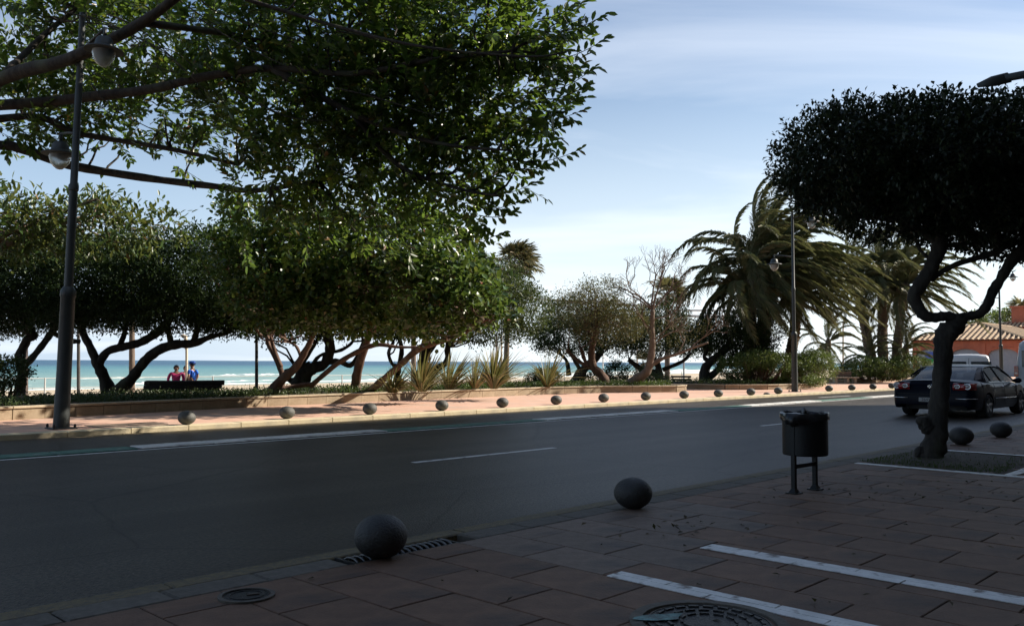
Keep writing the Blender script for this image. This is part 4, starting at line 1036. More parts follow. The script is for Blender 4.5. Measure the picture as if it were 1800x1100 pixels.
        # mirror
        mb = MB().tube([(3.22, s*.83, .99), (3.20, s*.93, 1.0), (3.19, s*1.0, 1.01), (3.20, s*1.05, 1.01)], [.025, .075, .085, .04], 10, flat=.8); mb.build('wing_mirror', M_navy, root, k=True, smooth=True)
        wheel(root, rx, s*.80, s, wr); wheel(root, fx, s*.80, s, wr)
        # tail lamps wrap the corner
        tl = MB(); rings = []
        for t in np.linspace(0, 1, 9):
            y = s*(.46+t*.455); x = -.005 if t < .45 else -.005+.26*((t-.45)/.55)**2.0
            y = y if t < .9 else s*(.86+.01*t); x -= .018
            rings.append([(x+.07, y, .965), (x+.03, y, .955), (x+.0, y, .90), (x-.004, y, .83), (x+.02, y, .78)])
        loft(tl, rings); tlo = tl.build('tail_light', M_rlens, root, k=True, smooth=True)
        for yy, r_3, xo in ((.55, .062, -.024), (.745, .085, .006)):
            MB().lathe([(r_3, -.0), (r_3, -.014), (r_3*.72, -.018), (r_3*.68, -.006)], 20, c=(xo, s*yy, .875), axis='x', cap=False).build('lamp_ring', M_chrome, tlo, k=True, smooth=True)
            MB().lathe([(r_3*.68, -.004), (r_3*.5, -.016), (.001, -.02)], 16, c=(xo, s*yy, .875), axis='x', cap=False).build('lamp_lens', M_clens, tlo, k=True, smooth=True)
        hl = MB().tube([(4.38, s*.72, .72), (4.62, s*.62, .66), (4.72, s*.5, .62)], [.05, .07, .05], 8); hl.build('headlight', M_clens, root, k=True, smooth=True)
        MB().tube([(-.012, s*.50, .545), (-.010, s*.72, .545), (.05, s*.83, .548), (.20, s*.885, .55)], .011, 6, flat=.6).build('bumper_chrome', M_chrome, root, k=True, smooth=True)
        MB().lathe([(.04, -.03), (.042, .05)], 12, c=(.10, s*.55, .27), axis='x', cap=False).build('exhaust_pipe', M_chrome, root, k=True)
    # boot lid line, plate, emblem
    MB().tube([(.005, -.74, .66), (-.018, -.3, .655), (-.018, .3, .655), (.005, .74, .66)], .006, 5).build('boot_gap', M_blk, root, k=True)
    MB().tube([(.02, -.78, .955), (.0, -.4, 1.005), (-.01, 0, 1.015), (.0, .4, 1.005), (.02, .78, .955)], [.015, .025, .028, .025, .015], 7).build('boot_spoiler', M_navy, root, k=True, smooth=True)
    pl = MB().box((-.022, 0, .50), (.012, .52, .115), bev=.004).build('number_plate', M_plate, root, k=True)
    tc_ = bpy.data.curves.new('plate_text', 'FONT'); tc_.body = '2645 CLN'; tc_.size = .118; tc_.align_x = 'CENTER'; tc_.align_y = 'CENTER'; tc_.extrude = .001
    to = bpy.data.objects.new('tmp', tc_); C.objects.link(to); dg = bpy.context.evaluated_depsgraph_get(); me = bpy.data.meshes.new_from_object(to.evaluated_get(dg)); bpy.data.objects.remove(to)
    me.materials.clear(); me.materials.append(M_blk)
    lo = bpy.data.objects.new('plate_lettering', me); C.objects.link(lo); lo.parent = pl; lo.location = (-.0295*K, 0, .50); lo.rotation_euler = (R(90), 0, R(-90)); 
    em = MB(); em.lathe([(.062, .0), (.062, -.012), (.052, -.014), (.050, -.0)], 28, c=(-.018, 0, .86), axis='x', cap=False)
    for a, c in (((-.030, .045), (-.006, .002)), ((-.006, .002), (0, .014)), ((.030, .045), (.006, .002)), ((.006, .002), (0, .014)),
                 ((-.044, .020), (-.022, -.044)), ((-.022, -.044), (0, -.008)), ((.044, .020), (.022, -.044)), ((.022, -.044), (0, -.008))):
        em.tube([(-.026, a[0], .86+a[1]), (-.026, c[0], .86+c[1])], .006, 5)
    em.build('round_emblem', M_chrome, root, k=True)
    # seats
    for x, y in ((2.55, -.38), (2.55, .38)):
        st = MB().box((x, y, .72), (.5, .48, .3), bev=.05).box((x-.28, y, 1.0), (.14, .46, .55), bev=.05).box((x-.33, y, 1.30), (.09, .24, .16), bev=.03).build('seat', M_seat, root, k=True)
    MB().box((1.45, 0, .85), (.22, 1.25, .5), bev=.05).box((1.42, -.4, 1.15), (.1, .25, .15), bev=.03).box((1.42, .4, 1.15), (.1, .25, .15), bev=.03).build('rear_seat', M_seat, root, k=True)
    MB().box((.95, 0, 1.02), (.6, 1.3, .03)).build('parcel_shelf', M_seat, root, k=True)
    MB().box((3.25, 0, .93), (.5, 1.35, .08), bev=.03).build('dashboard', M_seat, root, k=True)
    return root
cr_ = car()
cr_.location = W(20.45, 6.62, 0); cr_.rotation_euler = (0, 0, ROADYAW)
def van(label, Lc, hwid, H, paint, loc):
    root = empty('van', loc, ROADYAW, label, 'van'); xs = [0, .04, .12, .3, 1, 2, 3, 3.4, 3.75, 4.15, 4.5, 4.75, 4.9]
    sc = Lc/4.9; secs = []
    for x in xs:
        zt_ = interp(x, [(0, H-.16), (.04, H-.08), (.12, H-.03), (.3, H), (3, H-.01), (3.4, H-.12), (3.75, H*.78), (4.15, 1.12), (4.5, 1.02), (4.75, .85), (4.9, .55)])
        w_ = interp(x, [(0, hwid-.05), (.12, hwid-.01), (1, hwid), (4.15, hwid), (4.75, hwid-.12), (4.9, hwid-.25)])
        tw = interp(x, [(0, .86), (3, .86), (3.75, .84), (4.15, .92), (4.9, .95)])
        zb = .30; half = [(w_*.93, zb), (w_, zb+.15), (w_, .85), (w_*.985, min(1.15, zt_-.03)), (w_*tw, max(zt_-.10, .5)), (w_*(tw-.10), zt_-.015), (w_*.4, zt_+.02), (0, zt_+.03)]
        secs.append([(x*sc, -y, z) for y, z in half]+[(x*sc, y, z) for y, z in half[::-1][1:]])
    mb = MB(); loft(mb, secs); n = len(secs[0]); mb.f.append(tuple(range(n))[::-1]); mb.mi.append(0)
    mb.f.append(tuple((len(secs)-1)*n+k for k in range(n))); mb.mi.append(0)
    mb.build('body', paint, root, k=True, smooth=True, sharp=45)
    for s in (-1, 1):
        MB().box((-.01, s*.42, H*.70), (.03, .68, H*.26), bev=.01).build('rear_window', M_glassc, root, k=True)
        tl = MB().box((.01, s*(hwid-.075), H*.50), (.07, .12, H*.17), bev=.012).build('tail_light', M_rlens, root, k=True)
        MB().box((-.028, s*(hwid-.075), H*.47), (.012, .08, .07)).build('lamp_lens', M_clens, tl, k=True)
        MB().box((3.05*sc, s*(hwid*.95), H*.70), (.9, .03, H*.22), bev=.01).build('side_window', M_glassc, root, k=True)
        wheel(root, .85*sc, s*(hwid-.12), s, .33); wheel(root, 4.0*sc, s*(hwid-.12), s, .33)
        MB().box((3.5*sc, s*(hwid+.1), 1.15), (.12, .2, .24), bev=.04).build('wing_mirror', M_blk, root, k=True)
    MB().box((0, 0, .45), (.12, hwid*1.9, .26), bev=.03).build('bumper', M_blk, root, k=True)
    MB().box((-.02, 0, .62), (.02, .52, .12)).build('number_plate', M_plate, root, k=True)
    MB().box((-.003, 0, H*.55), (.012, .012, H*.72)).build('door_gap', M_blk, root, k=True)
    sc_ = MB().add([(3.45*sc, -hwid*.72, H-.16), (3.45*sc, hwid*.72, H-.16), (4.08*sc, hwid*.84, 1.18), (4.08*sc, -hwid*.84, 1.18)], [(0, 1, 2, 3)]); sc_.v = [(a+.035, b, c+.025) for a, b, c in sc_.v]; sc_.build('windscreen', M_glassc, root, k=True)
    return root
vv = at(1703, 650, 33); vv.z = 0
wv_ = van('white van mostly hidden behind the dark car, only its pale roof showing', 4.0, .80, 1.92, M_vwhite, vv); wv_.rotation_euler = (0, 0, R(62))
van('tall pale grey van cut by the right edge of the picture, red tail light', 5.3, 1.0, 2.42, carpaint('grey_white_van_paint', (.42, .43, .44), .35, 0), W(30.5, 6.40, 0))

# ------------------------------------------------------------------ people
def skin_body(name, joints, edges, m, parent, sub=1):
    me = bpy.data.meshes.new(name); me.from_pydata([j[0] for j in joints], edges, []); o = bpy.data.objects.new('tmp', me); C.objects.link(o)
    sm = o.modifiers.new('s', 'SKIN'); 
    for i, j in enumerate(joints):
        r = j[1]; me.skin_vertices[0].data[i].radius = (r, r) if not hasattr(r, '__len__') else r
    me.skin_vertices[0].data[0].use_root = True
    ss = o.modifiers.new('d', 'SUBSURF'); ss.levels = sub; ss.render_levels = sub
    dg = bpy.context.evaluated_depsgraph_get(); dg.update(); m2 = bpy.data.meshes.new_from_object(o.evaluated_get(dg)); bpy.data.objects.remove(o)
    m2.name = name; m2.materials.clear(); m2.materials.append(m)
    m2.polygons.foreach_set('use_smooth', [True]*len(m2.polygons))
    q = bpy.data.objects.new(name, m2); C.objects.link(q); q.parent = parent; return q
M_skin = mat('skin', (.46, .27, .19), rough=.6)
def person(loc, yaw, label, H, top, legs, hair, capm=None, longs=True, stride=.12, glasses=False, longhair=True):
    root = empty('person', loc, yaw, label, 'person'); s = H/1.72
    J = lambda x, y, z, r: ((x*s, y*s, z*s), r*s if not hasattr(r, '__len__') else (r[0]*s, r[1]*s))
    # faces +x ; body as one continuous figure
    j = [J(0, 0, .93, (.12, .10)), J(0, 0, 1.08, (.10, .13)), J(0, 0, 1.28, (.11, .15)), J(0, 0, 1.42, (.07, .10)), J(.01, 0, 1.50, .048), J(.02, 0, 1.56, .075), J(.025, 0, 1.64, .085), J(.02, 0, 1.70, .05),
         J(0, .19, 1.38, .052), J(-.04, .26, 1.13, .042), J(.06, .25, .90, .033), J(.09, .24, .82, .028),
         J(0, -.19, 1.38, .052), J(-.02, -.27, 1.13, .042), J(.08, -.25, .90, .033), J(.11, -.24, .82, .028),
         J(0, .10, .86, .085), J(stride*.6, .10, .48, .058), J(stride, .10, .09, .036), J(stride+.10, .10, .04, .034),
         J(0, -.10, .86, .085), J(-stride*.2, -.10, .48, .058), J(-stride, -.10, .09, .036), J(-stride+.10, -.10, .04, .034)]
    e = [(0, 1), (1, 2), (2, 3), (3, 4), (4, 5), (5, 6), (6, 7), (2, 8), (8, 9), (9, 10), (10, 11), (2, 12), (12, 13), (13, 14), (14, 15), (0, 16), (16, 17), (17, 18), (18, 19), (0, 20), (20, 21), (21, 22), (22, 23)]
    skin_body('body', j, e, M_skin, root)
    g = 1.16
    def sub_(idx, f, grow=.012):
        mp_ = {a: i for i, a in enumerate(idx)}
        jj = [(j[a][0], tuple(q+grow for q in (j[a][1] if hasattr(j[a][1], '__len__') else (j[a][1], j[a][1])))) for a in idx]
        return jj, [(mp_[a], mp_[b]) for a, b in e if a in mp_ and b in mp_]
    arms = [8, 9, 10, 12, 13, 14] if longs else [8, 9, 12, 13]
    jj, ee = sub_([2, 1, 0, 3]+arms, 1); 
    if not longs:
        for q in (5, 7):
            a = Vector(jj[q-1][0]); b_ = Vector(jj[q][0]); jj[q] = (tuple(a.lerp(b_, .75)), jj[q][1])
    skin_body('jacket' if longs else 't_shirt', jj, ee, top, root)
    jj, ee = sub_([0, 16, 17, 18, 20, 21, 22], 1); skin_body('trousers', jj, ee, legs, root)
    for yy, xx in ((.10, stride), (-.10, -stride)):
        MB().box(((xx+.05)*s, yy*s, .035), (.27*s, .095*s, .07), bev=.02).build('shoe', M_blk, root)
        for k_ in range(4): pass
    for side in (1, -1):
        hx = .09 if side == 1 else .11; hb_ = Vector((hx*s, side*.245*s, .80*s)); hand = MB()
        hand.tube([hb_+Vector((0, 0, .02)), hb_+Vector((.005, 0, -.05))], [.028*s, .03*s], 8, flat=.5)
        for k in range(4):
            fx_ = (-.022+.015*k)*s; Lf = (.06, .07, .072, .055)[k]*s
            hand.tube([hb_+Vector((fx_, 0, -.045)), hb_+Vector((fx_+.004, 0, -.045-Lf*.5)), hb_+Vector((fx_+.015, 0, -.045-Lf))], [.008*s, .007*s, .005*s], 5)
        hand.tube([hb_+Vector((.022*s, 0, 0)), hb_+Vector((.045*s, 0, -.03)), hb_+Vector((.05*s, 0, -.055))], [.010*s, .009*s, .006*s], 5)
        hand.build('hand', M_skin, root, smooth=True)
    M_hair = mat('hair_'+('dark' if hair[0] < .03 else 'brown'), hair, rough=.6)
    hx, hz_ = .022*s, 1.62*s
    hr = MB(); nl, nk = 8, 16
    for i in range(nl+1):
        th = (math.pi*.62)*i/nl
        for k in range(nk):
            ph = 2*math.pi*k/nk; back = (1-math.cos(ph))/2
            rr = .098*s; t2 = th*(.62+.38*back) ; drop = (.10*s*back if (longhair and i == nl) else 0)
            hr.v.append((hx-.008*s+rr*math.sin(t2)*math.cos(ph)*1.08, rr*math.sin(t2)*math.sin(ph)*.95, hz_+.012*s+rr*1.12*math.cos(t2)-drop)); hr.n += 1
    for i in range(nl):
        for k in range(nk): hr.f.append((i*nk+k, (i+1)*nk+k, (i+1)*nk+(k+1) % nk, i*nk+(k+1) % nk)); hr.mi.append(0)
    hr.build('hair', M_hair, root, smooth=True)
    MB().tube([(hx+.085*s, 0, hz_+.01*s), (hx+.112*s, 0, hz_-.02*s), (hx+.095*s, 0, hz_-.03*s)], [.008*s, .014*s, .01*s], 6).build('nose', M_skin, root, smooth=True)
    for sd in (1, -1):
        MB().lathe([(.001, -.004), (.012*s, 0), (.001, .004)], 8, c=(hx+.088*s, sd*.032*s, hz_+.012*s), axis='x', cap=False).build('eye', M_blk, root)
        MB().tube([(hx, sd*.088*s, hz_-.025*s), (hx-.004, sd*.096*s, hz_+.0), (hx, sd*.088*s, hz_+.025*s)], [.006*s, .012*s, .006*s], 6).build('ear', M_skin, root, smooth=True)
    MB().tube([(hx+.088*s, -.025*s, hz_-.055*s), (hx+.095*s, 0, hz_-.054*s), (hx+.088*s, .025*s, hz_-.055*s)], .005*s, 5).build('mouth', mat('lips', (.35, .12, .10), rough=.5), root)
    if glasses:
        MB().box((hx+.098*s, -.034*s, hz_+.010*s), (.012, .055*s, .036*s), bev=.004).box((hx+.098*s, .034*s, hz_+.010*s), (.012, .055*s, .036*s), bev=.004).box((hx+.10*s, 0, hz_+.018*s), (.006, .02*s, .006*s)).build('sunglasses', M_blk, root)
    if capm:
        cp = MB().lathe([(.106*s, 0), (.108*s, .03*s), (.10*s, .07*s), (.07*s, .105*s), (.001, .118*s)], 18, c=(hx-.006*s, 0, hz_+.03*s), cap=False)
        cp.build('cap', capm, root, smooth=True)
        MB().add([(hx+.09*s, -.06*s, hz_+.04*s), (hx+.17*s, -.045*s, hz_+.028*s), (hx+.185*s, 0, hz_+.03*s), (hx+.17*s, .045*s, hz_+.028*s), (hx+.09*s, .06*s, hz_+.04*s), (hx+.09*s, -.06*s, hz_+.05*s), (hx+.17*s, -.045*s, hz_+.038*s), (hx+.185*s, 0, hz_+.04*s), (hx+.17*s, .045*s, hz_+.038*s), (hx+.09*s, .06*s, hz_+.05*s)],
                 [(4, 3, 2, 1, 0), (5, 6, 7, 8, 9), (0, 1, 6, 5), (1, 2, 7, 6), (2, 3, 8, 7), (3, 4, 9, 8)]).build('cap_peak', capm, root)
    root.scale = (K, K, 1)
    return root
M_pink = mat('bright_pink_jacket', (.90, .07, .27), rough=.7); M_pink2 = mat('pale_pink_top', (.45, .12, .18), rough=.8); M_blue = mat('bright_blue_shirt', (.02, .17, .78), rough=.7); M_cap = mat('blue_cap', (.02, .10, .45), rough=.7)
M_jean = mat('dark_trousers', (.03, .035, .05), rough=.9); M_beige = mat('pale_shorts_cloth', (.5, .45, .38), rough=.9)
def ppos(px, D): p = at(px, 650, D); return Vector((p.x, p.y, -.33))
person(ppos(310, 29.2), R(-72), 'woman in bright pink jacket and sunglasses strolling behind the long bench', 1.62, M_pink, M_jean, (.02, .012, .01), glasses=True)
person(ppos(326.5, 31.6), R(-60), 'dark-haired walker in pale pink, mostly hidden by the cream shower post', 1.58, M_pink2, M_jean, (.018, .012, .01))
person(ppos(338.5, 29.4), R(165), 'man in blue cap and blue T-shirt walking left behind the long bench', 1.76, M_blue, M_beige, (.02, .015, .01), capm=M_cap, longs=False, longhair=False)
# ================================================================== vegetation
M_bark = mat('dark_grey_bark', (.018, .015, .012), (.05, .043, .034), 7, .9, 1.0, 20, c3=(.075, .085, .05), s3=2, f3=(.55, .8), stretch=(1, 1, .35))
M_barkr = mat('reddish_brown_bark', (.09, .052, .036), (.14, .085, .06), 7, .9, .7, 18, c3=(.24, .19, .15), s3=2, f3=(.58, .75), stretch=(1, 1, .35))
M_barkp = mat('pale_grey_bark', (.13, .095, .07), (.20, .15, .115), 7, .9, .6, 18, c3=(.14, .10, .07), s3=2, stretch=(1, 1, .4))
M_palmb = mat('palm_trunk_fibre', (.10, .075, .05), (.20, .15, .10), 14, .95, 1.0, 24, stretch=(1, 1, 1.8))
M_rub = leafmat('rubber_tree_leaf', [(0, (.026, .052, .014)), (.5, (.046, .086, .022)), (.84, (.080, .120, .030)), (.955, (.12, .13, .03)), (.97, (.20, .12, .03)), (1, (.20, .07, .03))], .30, .44, (.22, .35, .04), .6)
M_rub2 = leafmat('pale_rubber_leaf', [(0, (.034, .075, .018)), (.6, (.062, .115, .028)), (.96, (.11, .14, .045)), (1, (.24, .13, .05))], .36, .35, (.26, .28, .06))
M_grape = leafmat('round_green_leaf', [(0, (.026, .058, .012)), (.5, (.055, .115, .022)), (.8, (.10, .17, .035)), (.95, (.16, .22, .05)), (.985, (.17, .13, .04)), (1, (.26, .07, .03))], .36, .30, (.17, .24, .035))
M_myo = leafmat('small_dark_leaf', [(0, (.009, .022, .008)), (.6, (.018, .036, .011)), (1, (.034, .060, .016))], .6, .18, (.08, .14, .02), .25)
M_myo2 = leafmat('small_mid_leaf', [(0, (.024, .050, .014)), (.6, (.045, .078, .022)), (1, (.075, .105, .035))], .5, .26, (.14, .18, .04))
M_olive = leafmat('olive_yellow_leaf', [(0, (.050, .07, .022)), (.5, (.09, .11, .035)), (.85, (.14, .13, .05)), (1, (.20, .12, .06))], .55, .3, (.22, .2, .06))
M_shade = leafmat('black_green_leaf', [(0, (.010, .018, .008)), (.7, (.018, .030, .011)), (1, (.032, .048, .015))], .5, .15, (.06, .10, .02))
M_bush = leafmat('bush_leaf', [(0, (.05, .09, .022)), (.6, (.10, .155, .04)), (1, (.17, .22, .06))], .45, .3, (.18, .24, .05))
M_cover = leafmat('ground_cover_leaf', [(0, (.025, .05, .014)), (.6, (.05, .09, .022)), (.9, (.09, .12, .04)), (1, (.13, .09, .04))], .5, .25)
M_flax = leafmat('flax_blade', [(0, (.05, .075, .022)), (.5, (.12, .13, .04)), (.8, (.22, .19, .07)), (1, (.16, .10, .05))], .45, .3, (.28, .26, .08))
M_frond = leafmat('palm_frond', [(0, (.075, .10, .045)), (.6, (.14, .165, .075)), (.9, (.22, .21, .12)), (1, (.22, .17, .09))], .45, .3, (.20, .20, .06))
M_fan = leafmat('fan_palm_leaf', [(0, (.07, .085, .035)), (.6, (.14, .14, .06)), (1, (.26, .18, .09))], .5, .3, (.2, .18, .06))
M_dead = leafmat('dry_palm_leaf', [(0, (.12, .08, .045)), (1, (.22, .16, .09))], .8, .15, (.2, .13, .06))

def make_tree(name, label, limbs, crown_blobs, ntw, per, spread, L0, W0, lm, bark, cat='tree', base_i=0, big=False, up=.5, outw=.6, shell=.5, nbr=16, rough=.16, zcut=None, gap=None, knob=.10, br_r=.045, tips=None, fold=.25, group=None, crownname='crown', tw_r=.012):
    """limbs: list of point lists in survey pixels; all parts keep world coordinates under an Empty at the foot"""
    foot = at(*limbs[0][0][:3]) if limbs else Vector(crown_blobs[0][0])
    root = empty(name, foot, 0, label, cat, group)
    ends = []
    if limbs:
        mb = MB()
        for i, lb in enumerate(limbs):
            o = limb(mb, lb, knob=knob); ends.append(o[-1]); ends.append(o[int(len(o)*.75)])
        mb.v = [tuple(Vector(v)-foot) for v in mb.v]
        mb.build('trunk', bark, root, smooth=True)
    if tips: ends = [Vector(t) for t in tips]
    V = None
    if crown_blobs:
        P, O = blob_points(crown_blobs, ntw, shell=shell, rough=rough, seed=len(label))
        if zcut is not None:
            zc_ = zcut+.18*lump(P, .9, 2)
            k_ = P[:, 2] > zc_; P, O = P[k_], O[k_]
        if gap:
            k_ = lump(P, gap[0], 5)+.5*lump(P, gap[0]*2.3, 8) < gap[1]; P, O = P[k_], O[k_]
        V, F = cluster_leaves(P, O, per, spread, L0, W0, up=up, outw=outw, big=big, fold=fold)
        c = npmesh(crownname, V-np.array(tuple(foot)), F, lm, root); c['kind'] = 'stuff'
        if ends and nbr:
            mb = MB()
            idx = rng.choice(len(P), min(nbr, len(P)), replace=False)
            for i in idx:
                t = Vector(P[i]); e = min(ends, key=lambda q: (q-t).length*rnd.uniform(.8, 1.3))
                pts = wander(mb, e-foot, t-foot, br_r, tw_r, 5, .14, 5)
                for q in range(2):
                    j = rng.integers(len(P)); t2 = Vector(P[j])
                    if (t2-t).length < 3: wander(mb, pts[3], t2-foot, br_r*.45, tw_r*.7, 4, .14, 4)
            mb.build('branches', bark, root, smooth=True)['kind'] = 'stuff'
    return root

# ---- pruned tree on the near pavement -----------------------------------------------
tb = gp(1637, 806, .1); Dp = tb.y/K
T = lambda *a: [(x, y, Dp+(a_[0] if a_ else 0), w) for x, y, w, *a_ in a]
limbs = [T((1634, 814, 56), (1636, 798, 44), (1645, 765, 37), (1649, 729, 34), (1653, 693, 31), (1656, 645, 29), (1658, 604, 31), (1664, 587, 37), (1678, 574, 33), (1687, 556, 24)),
         T((1684, 562, 24), (1664, 556, 18), (1645, 558, 17), (1627, 555, 20), (1615, 541, 20), (1606, 520, 22), (1616, 502, 24), (1633, 478, 24), (1645, 453, 24), (1651, 431, 27), (1652, 400, 20)),
         T((1682, 566, 24), (1700, 556, 16), (1720, 552, 15), (1735, 536, 17), (1744, 515, 17), (1758, 493, 16), (1777, 460, 20), (1798, 436, 21), (1825, 395, 18)),
         T((1636, 490, 14), (1655, 478, 9), (1682, 464, 10), (1718, 453, 10), (1747, 445, 13), (1763, 434, 14), (1790, 425, 10, .3), (1830, 415, 10, .3)),
         T((1652, 432, 14), (1690, 430, 7), (1740, 424, 8), (1765, 430, 7)),
         T((1645, 425, 14), (1625, 410, 10), (1600, 395, 9), (1560, 380, 8)),
         T((1662, 430, 10), (1665, 405, 8), (1690, 390, 7)),
         T((1640, 802, 22), (1622, 796, 24), (1613, 793, 20), (1609, 792, 8)), T((1652, 760, 24), (1636, 755, 27), (1626, 746, 26), (1619, 741, 21), (1613, 744, 9)), T((1645, 738, 20), (1632, 737, 17), (1628, 742, 12)),
         T((1660, 612, 24), (1655, 596, 26), (1653, 588, 12)), T((1640, 812, 30), (1655, 816, 18), (1668, 820, 6)), T((1630, 812, 26), (1612, 816, 14), (1602, 819, 5))]
bl_ = [blobpx(1560, 292, Dp, 170, 98, 2.0), blobpx(1466, 268, Dp, 100, 80, 1.5), blobpx(1640, 284, Dp, 185, 94, 2.1), blobpx(1760, 295, Dp+.4, 190, 104, 2.1), blobpx(1900, 300, Dp+.8, 170, 115, 2.0),
       blobpx(1590, 362, Dp, 108, 55, 1.5), blobpx(1480, 340, Dp, 62, 38, 1.2), blobpx(1730, 380, Dp, 120, 55, 1.5), blobpx(1800, 400, Dp+.5, 90, 60, 1.2)]
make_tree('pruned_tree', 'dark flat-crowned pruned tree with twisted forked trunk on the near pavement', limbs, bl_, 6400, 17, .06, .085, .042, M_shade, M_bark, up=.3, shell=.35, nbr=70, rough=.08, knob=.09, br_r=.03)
# loose shoots on its top and a hanging tuft
# ---- big rubber tree, its crown hanging over the road --------------------------------
ft = W(-2.0, 20.9, .35)
big = empty('rubber_tree', ft, 0, 'huge overhanging rubber tree whose leafy crown fills the upper left', 'tree')
def pxr(px, py, D): return at(px, py, D)-ft
mb = MB()
def bl(pts, r0, r1, sub=4, n=9):
    o, q = smooth_path([(pxr(*p), r0+(r1-r0)*i/(len(pts)-1)) for i, p in enumerate(pts)], sub)
    q = [r*(1+.07*math.sin(i*2.1)) for i, r in enumerate(q)]; mb.tube(o, q, n); return [p+ft for p in o]
fork = pxr(-420, 420, 18.1)+ft
mb.tube([Vector((0, 0, -.3)), Vector((0, 0, .6)), (fork-ft)*.5+Vector((.2, 0, .2)), fork-ft], [.75, .6, .45, .34], 12)
ends = []
ends += bl([(-420, 420, 18.1), (-200, 250, 16.6), (0, 140, 15.2), (120, 105, 14.4), (250, 40, 13.8), (340, -30, 13.4)], .20, .08)
ends += bl([(-420, 420, 18.1), (-220, 330, 17.6), (-20, 255, 17.5), (120, 290, 17.5), (250, 312, 17.4), (380, 328, 17.2), (450, 335, 17), (560, 318, 16.6)], .16, .05)
ends += bl([(-420, 420, 18.1), (-200, 260, 17.6), (40, 205, 17.2), (140, 235, 17), (300, 262, 16.8), (420, 290, 16.6)], .13, .04)
ends += bl([(-420, 420, 18.1), (-180, 220, 17.1), (100, 178, 16), (260, 158, 15.4), (360, 135, 15), (480, 120, 14.6), (620, 130, 14.2), (760, 105, 13.8), (900, 90, 13.4)], .15, .03)
ends += bl([(340, -30, 13.4), (500, 20, 13.6), (640, 60, 13.4), (760, 85, 13.2), (930, 100, 13), (1000, 90, 12.8)], .045, .015)
ends += bl([(250, 40, 13.8), (400, 60, 14.6), (520, 85, 15.1), (600, 75, 15.6)], .08, .03)
ends += bl([(480, 120, 14.6), (620, 200, 14.6), (760, 250, 14.2), (900, 265, 13.6)], .09, .02)
ends += bl([(620, 200, 14.6), (700, 290, 15), (800, 330, 14.6), (880, 345, 14.2)], .07, .02)
ends += bl([(0, 140, 15.2), (80, 60, 16), (180, -20, 16.6)], .09, .04)
for i in range(26):       # thin aerial roots and bare shoots among the leaves
    px = rnd.uniform(60, 620); py = rnd.uniform(-20, 160); D = rnd.uniform(13.5, 16.5)
    o_ = [pxr(px, py, D), pxr(px+rnd.uniform(40, 110), py+rnd.uniform(10, 50), D), pxr(px+rnd.uniform(130, 230), py+rnd.uniform(40, 140), D-.2)]
    q, z_ = smooth_path([(p, .016) for p in o_], 5); mb.tube(q, [.018-.012*k/len(q) for k in range(len(q))], 5)
mb.build('trunk', M_bark, big, smooth=True)
# twigs: a stem with alternate leaves and a rosette at the tip
def twig_leaves(P, D, Lt, per, L0, W0):
    Pn, Dn, Nn, Ls = [], [], [], []
    n = len(P); D = unit(D)
    side = unit(np.cross(D, rvec(n)*.6+np.array([[0, 0, 1.]])))
    upv = np.cross(side, D)
    for k in range(per):
        t = .1+.9*(k/(per-1))**.8; tip = k >= per-4
        s = 1 if k % 2 else -1
        a = rng.uniform(.55, 1.15, n)[:, None] if not tip else rng.uniform(.15, .7, n)[:, None]
        ld = D*np.cos(a)+side*s*np.sin(a)+upv*rng.uniform(-.5, .35, n)[:, None]+rng.normal(size=(n, 3))*.14
        if tip: ld = ld+upv*rng.uniform(-.4, .6, n)[:, None]
        bend = upv*(t*t*.12)*Lt[:, None]
        Pn.append(P+D*Lt[:, None]*t+bend); Dn.append(ld); Nn.append(upv+rvec(n)*.45); Ls.append(rng.uniform(.7, 1.15, n))
    Pn = np.concatenate(Pn); Dn = np.concatenate(Dn); Nn = np.concatenate(Nn); Ls = np.concatenate(Ls)
    return leaf_arrays(Pn, Dn, Nn, L0*Ls, W0*Ls, True, .18)
def stems(P, D, Lt, r):
    D = unit(D); s = unit(np.cross(D, np.array([[.1, .2, 1.]]))); t = np.cross(s, D); n = len(P); V = []
    for e, rr in ((0, r), (1, r*.5)):
        for k in range(3):
            th = 2*math.pi*k/3; V.append(P+D*Lt[:, None]*e+(s*math.cos(th)+t*math.sin(th))*rr+t*(.12*e)*Lt[:, None])
    V = np.stack(V, 1).reshape(-1, 3); o = (np.arange(n)*6)[:, None]
    F = np.concatenate([o+np.array([[k, (k+1) % 3, 3+(k+1) % 3, 3+k]]) for k in range(3)], 0)
    return V, F
